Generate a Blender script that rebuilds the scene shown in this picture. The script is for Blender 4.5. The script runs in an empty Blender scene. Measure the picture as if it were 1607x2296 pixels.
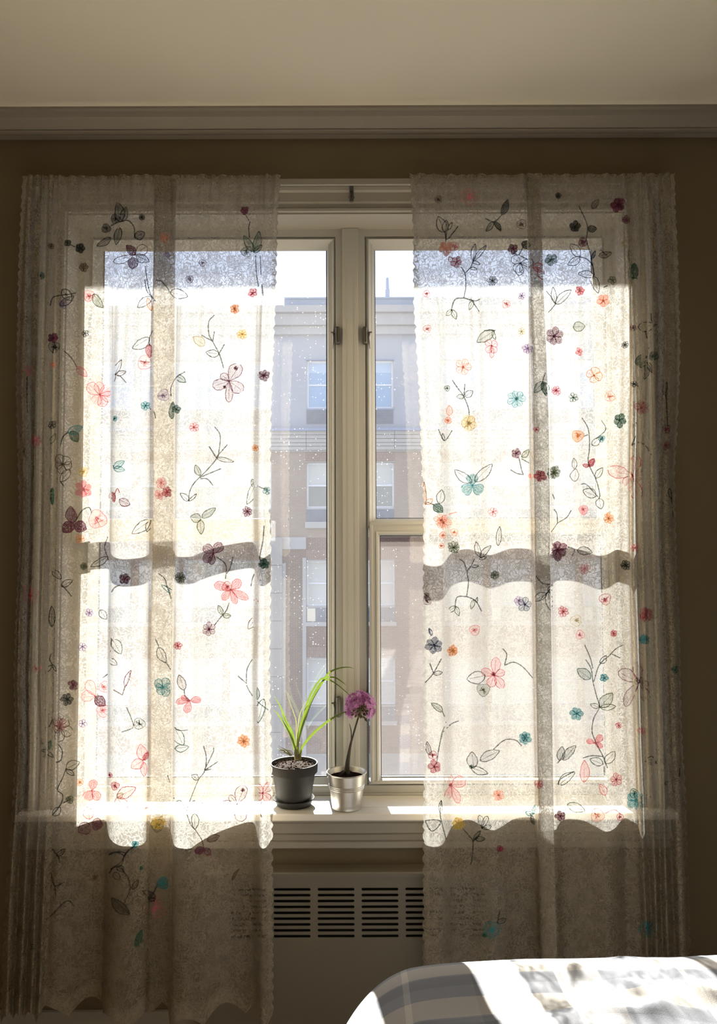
import bpy, bmesh, math, random
import numpy as np
from mathutils import Vector, Matrix, noise
from mathutils.bvhtree import BVHTree

rnd = random.Random(7)
scene = bpy.context.scene
COL = scene.collection
PI = math.pi

# ------------------------------------------------------------------ camera
W, H, F = 1607.0, 2296.0, 1658.0
EYE = Vector((0.0, -2.0, 1.30))
CAM_R = Matrix.Rotation(math.radians(90 + 3.1), 3, 'X') @ Matrix.Rotation(math.radians(-0.2), 3, 'Z')
cam_data = bpy.data.cameras.new('camera')
cam = bpy.data.objects.new('camera', cam_data)
COL.objects.link(cam)
cam.matrix_world = Matrix.Translation(EYE) @ CAM_R.to_4x4()
cam_data.sensor_fit = 'VERTICAL'
cam_data.sensor_height = 36.0
cam_data.sensor_width = 36.0
cam_data.lens = 36.0 * F / H
cam_data.clip_start = 0.02
cam_data.clip_end = 500
scene.camera = cam

# ------------------------------------------------------------------ world, sun, exposure
SUN_S = 57.0
SUN_DIR = Vector((0.120, -1.0, -0.52)).normalized()
world = bpy.data.worlds.new('world')
scene.world = world
world.use_nodes = True
wn = world.node_tree
wn.nodes.clear()
w_out = wn.nodes.new('ShaderNodeOutputWorld')
w_bg = wn.nodes.new('ShaderNodeBackground')
w_tc = wn.nodes.new('ShaderNodeTexCoord')
w_sep = wn.nodes.new('ShaderNodeSeparateXYZ')
w_ramp = wn.nodes.new('ShaderNodeValToRGB')
w_ramp.color_ramp.elements[0].position = 0.0
w_ramp.color_ramp.elements[0].color = (0.94, 0.97, 1.0, 1)
w_ramp.color_ramp.elements[1].position = 0.75
w_ramp.color_ramp.elements[1].color = (0.42, 0.60, 1.0, 1)
wn.links.new(w_tc.outputs['Generated'], w_sep.inputs[0])
wn.links.new(w_sep.outputs['Z'], w_ramp.inputs[0])
wn.links.new(w_ramp.outputs[0], w_bg.inputs['Color'])
w_bg.inputs['Strength'].default_value = 1.7
wn.links.new(w_bg.outputs[0], w_out.inputs['Surface'])

sun_data = bpy.data.lights.new('sun', 'SUN')
sun_data.energy = SUN_S
sun_data.angle = math.radians(0.53)
sun_data.color = (1.0, 0.95, 0.86)
sun = bpy.data.objects.new('sun', sun_data)
sun.rotation_euler = SUN_DIR.to_track_quat('-Z', 'Y').to_euler()
sun.location = (-0.5, 6, 8)
COL.objects.link(sun)

vs = scene.view_settings
scene.display_settings.display_device = 'sRGB'
vs.view_transform = 'Standard'
vs.look = 'None'
vs.gamma = 1.0
vs.use_curve_mapping = False
vs.exposure = 0.15
cy = scene.cycles
cy.max_bounces = 9
cy.diffuse_bounces = 6
cy.glossy_bounces = 3
cy.transmission_bounces = 8
cy.transparent_max_bounces = 24
cy.caustics_reflective = False
cy.caustics_refractive = False
cy.use_denoising = True
cy.use_adaptive_sampling = True
cy.adaptive_threshold = 0.03
cy.adaptive_min_samples = 16
cy.sample_clamp_indirect = 8.0

# ------------------------------------------------------------------ pixel -> place on a vertical plane
def ray(px, py):
    return (CAM_R @ Vector(((px - W / 2) / F, -(py - H / 2) / F, -1.0))).normalized()

def at(px, py, Y):
    d = ray(px, py)
    return EYE + d * ((Y - EYE.y) / d.y)

def xof(px, Y, py=1148):
    return at(px, py, Y).x

def zof(py, Y, px=790):
    return at(px, py, Y).z

# ------------------------------------------------------------------ materials
def nodes_of(name):
    m = bpy.data.materials.new(name)
    m.use_nodes = True
    nt = m.node_tree
    nt.nodes.clear()
    out = nt.nodes.new('ShaderNodeOutputMaterial')
    return m, nt, out

def N(nt, kind, **kw):
    n = nt.nodes.new(kind)
    for k, v in kw.items():
        if k in n.inputs:
            n.inputs[k].default_value = v
        else:
            setattr(n, k, v)
    return n

def L(nt, a, b):
    nt.links.new(a, b)

def c4(c):
    return (c[0], c[1], c[2], 1.0)

def srgb(r, g, b):
    f = lambda v: (v / 255) / 12.92 if v / 255 <= 0.04045 else ((v / 255 + 0.055) / 1.055) ** 2.4
    return (f(r), f(g), f(b))

def plain(name, col, rough=0.6, metal=0.0, var=0.06, scale=30.0, bump=0.0, bscale=200.0, spec=0.4):
    m, nt, out = nodes_of(name)
    b = N(nt, 'ShaderNodeBsdfPrincipled')
    b.inputs['Roughness'].default_value = rough
    b.inputs['Metallic'].default_value = metal
    b.inputs['Specular IOR Level'].default_value = spec
    tc = N(nt, 'ShaderNodeTexCoord')
    no = N(nt, 'ShaderNodeTexNoise', Scale=scale, Detail=4.0)
    L(nt, tc.outputs['Object'], no.inputs['Vector'])
    mx = N(nt, 'ShaderNodeMix', data_type='RGBA')
    mx.inputs['A'].default_value = c4([v * (1 - var) for v in col])
    mx.inputs['B'].default_value = c4([min(1, v * (1 + var)) for v in col])
    L(nt, no.outputs['Fac'], mx.inputs['Factor'])
    L(nt, mx.outputs['Result'], b.inputs['Base Color'])
    if bump:
        n2 = N(nt, 'ShaderNodeTexNoise', Scale=bscale, Detail=3.0)
        L(nt, tc.outputs['Object'], n2.inputs['Vector'])
        bp = N(nt, 'ShaderNodeBump', Strength=bump, Distance=0.001)
        L(nt, n2.outputs['Fac'], bp.inputs['Height'])
        L(nt, bp.outputs['Normal'], b.inputs['Normal'])
    L(nt, b.outputs[0], out.inputs['Surface'])
    return m

M = {}
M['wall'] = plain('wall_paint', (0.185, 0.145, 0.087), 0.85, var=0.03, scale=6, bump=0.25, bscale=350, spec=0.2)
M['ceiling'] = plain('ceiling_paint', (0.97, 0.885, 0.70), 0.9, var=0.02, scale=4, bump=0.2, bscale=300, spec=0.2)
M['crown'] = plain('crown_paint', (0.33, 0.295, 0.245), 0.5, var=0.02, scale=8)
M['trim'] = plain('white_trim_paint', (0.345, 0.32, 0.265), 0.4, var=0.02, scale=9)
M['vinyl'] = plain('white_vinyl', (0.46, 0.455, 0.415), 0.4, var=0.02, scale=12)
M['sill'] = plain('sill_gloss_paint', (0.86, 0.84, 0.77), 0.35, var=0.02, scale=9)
M['floor'] = plain('floor_wood', (0.55, 0.40, 0.25), 0.45, var=0.25, scale=7)
M['steel'] = plain('handle_steel', (0.16, 0.15, 0.125), 0.35, metal=0.8)
M['black'] = plain('gasket_black', (0.015, 0.014, 0.02), 0.6)
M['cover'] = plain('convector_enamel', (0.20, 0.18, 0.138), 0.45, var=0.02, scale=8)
M['dark'] = plain('dark_interior', (0.012, 0.011, 0.009), 0.9)
M['pot'] = plain('dark_grey_plastic', (0.042, 0.042, 0.040), 0.6, var=0.1, scale=60, bump=0.15, bscale=900, spec=0.15)
M['galv'] = plain('galvanised_steel', (0.60, 0.59, 0.55), 0.42, metal=1.0, var=0.14, scale=45, bump=0.06, bscale=500)
M['soil'] = plain('dark_soil', (0.018, 0.012, 0.008), 0.95, var=0.5, scale=150, bump=1.0, bscale=400, spec=0.03)
M['mulch'] = plain('bark_mulch', (0.036, 0.012, 0.004), 0.95, var=0.8, scale=120, spec=0.03)
M['stem'] = plain('dark_stem', (0.055, 0.046, 0.030), 0.7, var=0.3, scale=120, bump=0.4, bscale=500)

def leafy(name, col, tr):
    m, nt, out = nodes_of(name)
    tc = N(nt, 'ShaderNodeTexCoord')
    no = N(nt, 'ShaderNodeTexNoise', Scale=60.0)
    L(nt, tc.outputs['Object'], no.inputs['Vector'])
    mx = N(nt, 'ShaderNodeMix', data_type='RGBA')
    mx.inputs['A'].default_value = c4([v * 0.75 for v in col])
    mx.inputs['B'].default_value = c4([v * 1.2 for v in col])
    L(nt, no.outputs['Fac'], mx.inputs['Factor'])
    d = N(nt, 'ShaderNodeBsdfDiffuse')
    t = N(nt, 'ShaderNodeBsdfTranslucent')
    L(nt, mx.outputs['Result'], d.inputs['Color'])
    L(nt, mx.outputs['Result'], t.inputs['Color'])
    ms = N(nt, 'ShaderNodeMixShader', Fac=tr)
    L(nt, d.outputs[0], ms.inputs[1])
    L(nt, t.outputs[0], ms.inputs[2])
    g = N(nt, 'ShaderNodeBsdfGlossy', Roughness=0.35)
    ms2 = N(nt, 'ShaderNodeMixShader', Fac=0.04)
    L(nt, ms.outputs[0], ms2.inputs[1])
    L(nt, g.outputs[0], ms2.inputs[2])
    L(nt, ms2.outputs[0], out.inputs['Surface'])
    return m

M['leaf'] = leafy('grass_leaf', (0.115, 0.175, 0.018), 0.24)
M['leaf_pale'] = leafy('pale_leaf', (0.20, 0.20, 0.08), 0.24)
M['sheath'] = leafy('leaf_sheath', (0.13, 0.11, 0.04), 0.15)
M['petal'] = leafy('allium_petal', (0.76, 0.40, 0.68), 0.32)
M['petal_dark'] = leafy('allium_petal_dark', (0.48, 0.17, 0.40), 0.25)
M['capsule'] = leafy('allium_capsule', (0.36, 0.33, 0.16), 0.2)
M['capsule_dark'] = leafy('allium_capsule_dark', (0.10, 0.08, 0.035), 0.1)

def glass(name, dirt, speck, tint=(1, 1, 1)):
    """thin pane: clear with a Fresnel reflection, a film of dust and fine specks that catch the sun"""
    m, nt, out = nodes_of(name)
    tc = N(nt, 'ShaderNodeTexCoord')
    tr = N(nt, 'ShaderNodeBsdfTransparent')
    tr.inputs['Color'].default_value = c4([0.93 * t for t in tint])
    gl = N(nt, 'ShaderNodeBsdfGlossy', Roughness=0.0)
    ge = N(nt, 'ShaderNodeNewGeometry')
    io = N(nt, 'ShaderNodeMapRange')
    io.inputs['To Min'].default_value = 1.5; io.inputs['To Max'].default_value = 1 / 1.5
    L(nt, ge.outputs['Backfacing'], io.inputs['Value'])
    fr = N(nt, 'ShaderNodeFresnel')
    L(nt, io.outputs[0], fr.inputs['IOR'])
    m1 = N(nt, 'ShaderNodeMixShader')
    L(nt, fr.outputs[0], m1.inputs[0]); L(nt, tr.outputs[0], m1.inputs[1]); L(nt, gl.outputs[0], m1.inputs[2])
    du = N(nt, 'ShaderNodeBsdfTranslucent')
    du.inputs['Color'].default_value = (0.86, 0.88, 0.92, 1)
    no = N(nt, 'ShaderNodeTexNoise', Scale=3.0, Detail=4.0)
    L(nt, tc.outputs['Object'], no.inputs['Vector'])
    mr = N(nt, 'ShaderNodeMapRange')
    mr.inputs['From Min'].default_value = 0.3; mr.inputs['From Max'].default_value = 0.7
    mr.inputs['To Min'].default_value = dirt * 0.75; mr.inputs['To Max'].default_value = dirt * 1.25
    L(nt, no.outputs['Fac'], mr.inputs['Value'])
    vo = N(nt, 'ShaderNodeTexVoronoi', Scale=130.0)
    L(nt, tc.outputs['Object'], vo.inputs['Vector'])
    n3 = N(nt, 'ShaderNodeTexNoise', Scale=9.0, Detail=2.0)
    L(nt, tc.outputs['Object'], n3.inputs['Vector'])
    mul = N(nt, 'ShaderNodeMath', operation='MULTIPLY')
    sepc = N(nt, 'ShaderNodeSeparateColor')
    L(nt, vo.outputs['Color'], sepc.inputs[0])
    L(nt, sepc.outputs[0], mul.inputs[0]); L(nt, n3.outputs['Fac'], mul.inputs[1])
    m2 = N(nt, 'ShaderNodeMapRange')
    m2.inputs['From Min'].default_value = 0.30; m2.inputs['From Max'].default_value = 0.6
    m2.inputs['To Min'].default_value = 0.0; m2.inputs['To Max'].default_value = 0.22
    L(nt, mul.outputs[0], m2.inputs['Value'])
    lt = N(nt, 'ShaderNodeMath', operation='LESS_THAN')
    L(nt, vo.outputs['Distance'], lt.inputs[0]); L(nt, m2.outputs[0], lt.inputs[1])
    ms = N(nt, 'ShaderNodeMath', operation='MULTIPLY'); ms.inputs[1].default_value = speck
    L(nt, lt.outputs[0], ms.inputs[0])
    ad = N(nt, 'ShaderNodeMath', operation='ADD', use_clamp=True)
    L(nt, mr.outputs[0], ad.inputs[0]); L(nt, ms.outputs[0], ad.inputs[1])
    m3 = N(nt, 'ShaderNodeMixShader')
    L(nt, ad.outputs[0], m3.inputs[0]); L(nt, m1.outputs[0], m3.inputs[1]); L(nt, du.outputs[0], m3.inputs[2])
    L(nt, m3.outputs[0], out.inputs['Surface'])
    return m

M['glass'] = glass('window_glass', 0.0095, 0.09)

def screen_mat():
    m, nt, out = nodes_of('insect_screen')
    tr = N(nt, 'ShaderNodeBsdfTransparent')
    d = N(nt, 'ShaderNodeBsdfDiffuse'); d.inputs['Color'].default_value = (0.20, 0.18, 0.165, 1)
    t = N(nt, 'ShaderNodeBsdfTranslucent'); t.inputs['Color'].default_value = (0.115, 0.103, 0.095, 1)
    a = N(nt, 'ShaderNodeMixShader', Fac=0.5)
    L(nt, d.outputs[0], a.inputs[1]); L(nt, t.outputs[0], a.inputs[2])
    tc = N(nt, 'ShaderNodeTexCoord')
    no = N(nt, 'ShaderNodeTexNoise', Scale=500.0, Detail=2.0)
    L(nt, tc.outputs['Object'], no.inputs['Vector'])
    mr = N(nt, 'ShaderNodeMapRange')
    mr.inputs['From Min'].default_value = 0.3; mr.inputs['From Max'].default_value = 0.7
    mr.inputs['To Min'].default_value = 0.13; mr.inputs['To Max'].default_value = 0.25
    L(nt, no.outputs['Fac'], mr.inputs['Value'])
    mm = N(nt, 'ShaderNodeMixShader')
    L(nt, mr.outputs[0], mm.inputs[0]); L(nt, tr.outputs[0], mm.inputs[1]); L(nt, a.outputs[0], mm.inputs[2])
    L(nt, mm.outputs[0], out.inputs['Surface'])
    return m

M['screen'] = screen_mat()

LACE_SCALE = 88.0
def lace(name, op_ground, op_vein, trans=0.5, col=(0.66, 0.565, 0.42), tcol=(0.200, 0.202, 0.193)):
    """sheer lace: open ground between denser raised veins, coordinates in metres of cloth"""
    m, nt, out = nodes_of(name)
    uv = N(nt, 'ShaderNodeUVMap'); uv.uv_map = 'cloth'
    n1 = N(nt, 'ShaderNodeTexNoise', noise_dimensions='2D', Scale=45.0, Detail=2.0)
    L(nt, uv.outputs[0], n1.inputs['Vector'])
    sub = N(nt, 'ShaderNodeVectorMath', operation='SUBTRACT'); sub.inputs[1].default_value = (0.5, 0.5, 0.5)
    L(nt, n1.outputs['Color'], sub.inputs[0])
    sc = N(nt, 'ShaderNodeVectorMath', operation='SCALE'); sc.inputs['Scale'].default_value = 0.035
    L(nt, sub.outputs[0], sc.inputs[0])
    ad = N(nt, 'ShaderNodeVectorMath', operation='ADD')
    L(nt, uv.outputs[0], ad.inputs[0]); L(nt, sc.outputs[0], ad.inputs[1])
    def veins(scale, w):
        v = N(nt, 'ShaderNodeTexVoronoi', voronoi_dimensions='2D', feature='DISTANCE_TO_EDGE', Scale=scale)
        L(nt, ad.outputs[0], v.inputs['Vector'])
        r = N(nt, 'ShaderNodeMapRange', interpolation_type='SMOOTHSTEP')
        r.inputs['From Min'].default_value = w * 0.35; r.inputs['From Max'].default_value = w
        r.inputs['To Min'].default_value = 1.0; r.inputs['To Max'].default_value = 0.0
        L(nt, v.outputs['Distance'], r.inputs['Value'])
        return r.outputs[0]
    a = veins(LACE_SCALE, 0.16)
    b = veins(LACE_SCALE * 2.6, 0.20)
    n2 = N(nt, 'ShaderNodeTexNoise', noise_dimensions='2D', Scale=26.0, Detail=1.0)
    L(nt, uv.outputs[0], n2.inputs['Vector'])
    gate = N(nt, 'ShaderNodeMapRange', interpolation_type='SMOOTHSTEP')
    gate.inputs['From Min'].default_value = 0.46; gate.inputs['From Max'].default_value = 0.56
    L(nt, n2.outputs['Fac'], gate.inputs['Value'])
    bg = N(nt, 'ShaderNodeMath', operation='MULTIPLY')
    L(nt, b, bg.inputs[0]); L(nt, gate.outputs[0], bg.inputs[1])
    mx = N(nt, 'ShaderNodeMath', operation='MAXIMUM')
    L(nt, a, mx.inputs[0]); L(nt, bg.outputs[0], mx.inputs[1])
    op = N(nt, 'ShaderNodeMapRange')
    op.inputs['To Min'].default_value = op_ground; op.inputs['To Max'].default_value = op_vein
    L(nt, mx.outputs[0], op.inputs['Value'])
    hem = N(nt, 'ShaderNodeAttribute', attribute_name='hem')
    hm = N(nt, 'ShaderNodeMath', operation='MULTIPLY'); hm.inputs[1].default_value = 0.25
    L(nt, hem.outputs['Fac'], hm.inputs[0])
    tot = N(nt, 'ShaderNodeMath', operation='ADD', use_clamp=True)
    L(nt, op.outputs[0], tot.inputs[0]); L(nt, hm.outputs[0], tot.inputs[1])
    tr = N(nt, 'ShaderNodeBsdfTransparent')
    d = N(nt, 'ShaderNodeBsdfDiffuse'); d.inputs['Color'].default_value = c4(col)
    t = N(nt, 'ShaderNodeBsdfTranslucent'); t.inputs['Color'].default_value = c4(tcol)
    s = N(nt, 'ShaderNodeMixShader', Fac=trans)
    L(nt, d.outputs[0], s.inputs[1]); L(nt, t.outputs[0], s.inputs[2])
    bp = N(nt, 'ShaderNodeBump', Strength=0.5, Distance=0.0015)
    L(nt, mx.outputs[0], bp.inputs['Height'])
    L(nt, bp.outputs['Normal'], d.inputs['Normal'])
    f = N(nt, 'ShaderNodeMixShader')
    L(nt, tot.outputs[0], f.inputs[0]); L(nt, tr.outputs[0], f.inputs[1]); L(nt, s.outputs[0], f.inputs[2])
    L(nt, f.outputs[0], out.inputs['Surface'])
    return m

M['lace'] = lace('sheer_lace', 0.40, 0.75)
M['lace_pocket'] = lace('lace_pocket', 0.40, 0.70)

def thread(name, col, alpha=1.0, tr=0.3):
    m, nt, out = nodes_of(name)
    tc = N(nt, 'ShaderNodeTexCoord')
    no = N(nt, 'ShaderNodeTexNoise', Scale=420.0, Detail=2.0)
    L(nt, tc.outputs['Object'], no.inputs['Vector'])
    d = N(nt, 'ShaderNodeBsdfDiffuse'); d.inputs['Color'].default_value = c4(col)
    t = N(nt, 'ShaderNodeBsdfTranslucent'); t.inputs['Color'].default_value = c4(col)
    s = N(nt, 'ShaderNodeMixShader', Fac=tr)
    L(nt, d.outputs[0], s.inputs[1]); L(nt, t.outputs[0], s.inputs[2])
    p = N(nt, 'ShaderNodeBsdfTransparent')
    mr = N(nt, 'ShaderNodeMapRange')
    mr.inputs['From Min'].default_value = 0.35; mr.inputs['From Max'].default_value = 0.65
    mr.inputs['To Min'].default_value = alpha * 0.6; mr.inputs['To Max'].default_value = min(1.0, alpha * 1.4)
    L(nt, no.outputs['Fac'], mr.inputs['Value'])
    f = N(nt, 'ShaderNodeMixShader')
    L(nt, mr.outputs[0], f.inputs[0]); L(nt, p.outputs[0], f.inputs[1]); L(nt, s.outputs[0], f.inputs[2])
    L(nt, f.outputs[0], out.inputs['Surface'])
    return m

def brick_mat(name, c1, c2, mortar, bw=0.15, bh=0.047, rot=False):
    m, nt, out = nodes_of(name)
    tc = N(nt, 'ShaderNodeTexCoord')
    mp = N(nt, 'ShaderNodeMapping')
    mp.inputs['Rotation'].default_value = (PI / 2, PI / 2 if rot else 0, 0) if rot else (PI / 2, 0, 0)
    L(nt, tc.outputs['Object'], mp.inputs['Vector'])
    sx = N(nt, 'ShaderNodeSeparateXYZ'); L(nt, tc.outputs['Object'], sx.inputs[0])
    cb = N(nt, 'ShaderNodeCombineXYZ')
    L(nt, sx.outputs['Z' if rot else 'X'], cb.inputs[0]); L(nt, sx.outputs['X' if rot else 'Z'], cb.inputs[1])
    br = N(nt, 'ShaderNodeTexBrick')
    br.inputs['Scale'].default_value = 1.0
    br.inputs['Brick Width'].default_value = bw; br.inputs['Row Height'].default_value = bh
    br.inputs['Mortar Size'].default_value = 0.006
    br.inputs['Color1'].default_value = c4(c1); br.inputs['Color2'].default_value = c4(c2)
    br.inputs['Mortar'].default_value = c4(mortar)
    L(nt, cb.outputs[0], br.inputs['Vector'])
    b = N(nt, 'ShaderNodeBsdfPrincipled'); b.inputs['Roughness'].default_value = 0.9
    L(nt, br.outputs['Color'], b.inputs['Base Color'])
    L(nt, b.outputs[0], out.inputs['Surface'])
    return m

M['brick_red'] = brick_mat('red_brick', (0.125, 0.066, 0.052), (0.10, 0.052, 0.042), (0.185, 0.145, 0.125))
M['brick_tan'] = brick_mat('tan_brick', (0.215, 0.162, 0.128), (0.195, 0.146, 0.116), (0.235, 0.185, 0.150))
M['soldier'] = brick_mat('soldier_brick', (0.17, 0.098, 0.08), (0.14, 0.08, 0.064), (0.22, 0.175, 0.15), bw=0.20, bh=0.06, rot=True)
M['stucco'] = plain('grey_stucco', (0.255, 0.272, 0.315), 0.9, var=0.04, scale=0.6)
M['stone'] = plain('pale_limestone', (0.29, 0.285, 0.285), 0.9, var=0.06, scale=2.0)
M['stone_grey'] = plain('grey_stone', (0.225, 0.223, 0.22), 0.9, var=0.1, scale=2.0)
M['roofmetal'] = plain('blue_grey_metal', (0.19, 0.235, 0.32), 0.6, var=0.05)
M['ledge'] = plain('dark_ledge', (0.17, 0.21, 0.32), 0.7)
M['far_frame'] = plain('far_white_frame', (0.52, 0.54, 0.58), 0.5)
M['far_glass_sky_tint'] = plain('far_glass_sky_tint', (0.16, 0.27, 0.42), 0.08, var=0.1, scale=1.0, spec=1.0)  # blue base colour stands in for the reflected sky
M['far_glass'] = plain('far_glass_grey', (0.13, 0.145, 0.14), 0.1, var=0.2, scale=2.0, spec=0.8)
M['far_blind'] = plain('far_blind', (0.40, 0.41, 0.395), 0.8, var=0.06, scale=2.0)
M['far_blind_blue'] = plain('far_blind_blue', (0.33, 0.42, 0.54), 0.8, var=0.03, scale=2.0)
M['far_ac'] = plain('far_grille', (0.10, 0.12, 0.165), 0.7, var=0.3, scale=5.0)
M['far_tan'] = plain('far_tan_panel', (0.55, 0.50, 0.40), 0.8)
M['asphalt'] = plain('asphalt', (0.22, 0.22, 0.23), 0.9, var=0.1, scale=0.5)

def plaid():
    """woven check in the duvet's own cloth coordinates (u across, v along, metres)"""
    m, nt, out = nodes_of('plaid_cotton')
    uv = N(nt, 'ShaderNodeUVMap'); uv.uv_map = 'cloth'
    sp = N(nt, 'ShaderNodeSeparateXYZ'); L(nt, uv.outputs[0], sp.inputs[0])
    def ramp(sock, period, stops, off=0.0):
        a = N(nt, 'ShaderNodeMath', operation='ADD'); a.inputs[1].default_value = off + 50 * period
        L(nt, sock, a.inputs[0])
        d = N(nt, 'ShaderNodeMath', operation='DIVIDE'); d.inputs[1].default_value = period
        L(nt, a.outputs[0], d.inputs[0])
        fr = N(nt, 'ShaderNodeMath', operation='FRACT'); L(nt, d.outputs[0], fr.inputs[0])
        r = N(nt, 'ShaderNodeValToRGB'); r.color_ramp.interpolation = 'CONSTANT'
        el = r.color_ramp.elements
        while len(el) < len(stops): el.new(0.5)
        for e, (p, c) in zip(el, stops):
            e.position = p; e.color = c4(c)
        L(nt, fr.outputs[0], r.inputs[0])
        return r.outputs[0]
    grey = (0.26, 0.28, 0.32); blue = (0.34, 0.365, 0.42); white = (0.82, 0.81, 0.80); sand = (0.70, 0.665, 0.60); dk = (0.19, 0.195, 0.21)
    rv = ramp(sp.outputs[1], 0.105, PLAID_V(grey, blue, white, sand, dk), PLAID_OFF[1])
    ru = ramp(sp.outputs[0], 0.42, PLAID_U(grey, blue, white, sand, dk), PLAID_OFF[0])
    mx = N(nt, 'ShaderNodeMix', data_type='RGBA')
    mx.inputs['Factor'].default_value = 0.34
    L(nt, rv, mx.inputs['A']); L(nt, ru, mx.inputs['B'])
    wv = N(nt, 'ShaderNodeTexNoise', Scale=700.0, Detail=1.0); L(nt, uv.outputs[0], wv.inputs['Vector'])
    bp = N(nt, 'ShaderNodeBump', Strength=0.25, Distance=0.001); L(nt, wv.outputs['Fac'], bp.inputs['Height'])
    b = N(nt, 'ShaderNodeBsdfPrincipled'); b.inputs['Roughness'].default_value = 0.85; b.inputs['Specular IOR Level'].default_value = 0.2
    b.inputs['Sheen Weight'].default_value = 0.15
    L(nt, mx.outputs['Result'], b.inputs['Base Color']); L(nt, bp.outputs[0], b.inputs['Normal'])
    L(nt, b.outputs[0], out.inputs['Surface'])
    return m
PLAID_OFF = [0.0, 0.83]
def PLAID_V(g, b, w, s, d):
    return [(0.0, s), (0.45, b), (0.72, g), (0.96, b)]
def PLAID_U(g, b, w, s, d):
    return [(0.0, b), (0.15, w), (0.172, b), (0.40, d), (0.70, w), (0.86, b)]
M['plaid'] = plaid()
M['mattress'] = plain('mattress_ticking', (0.6, 0.58, 0.55), 0.9)
M['bedwood'] = plain('bed_base_wood', (0.20, 0.13, 0.08), 0.5, var=0.3, scale=12)

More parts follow.
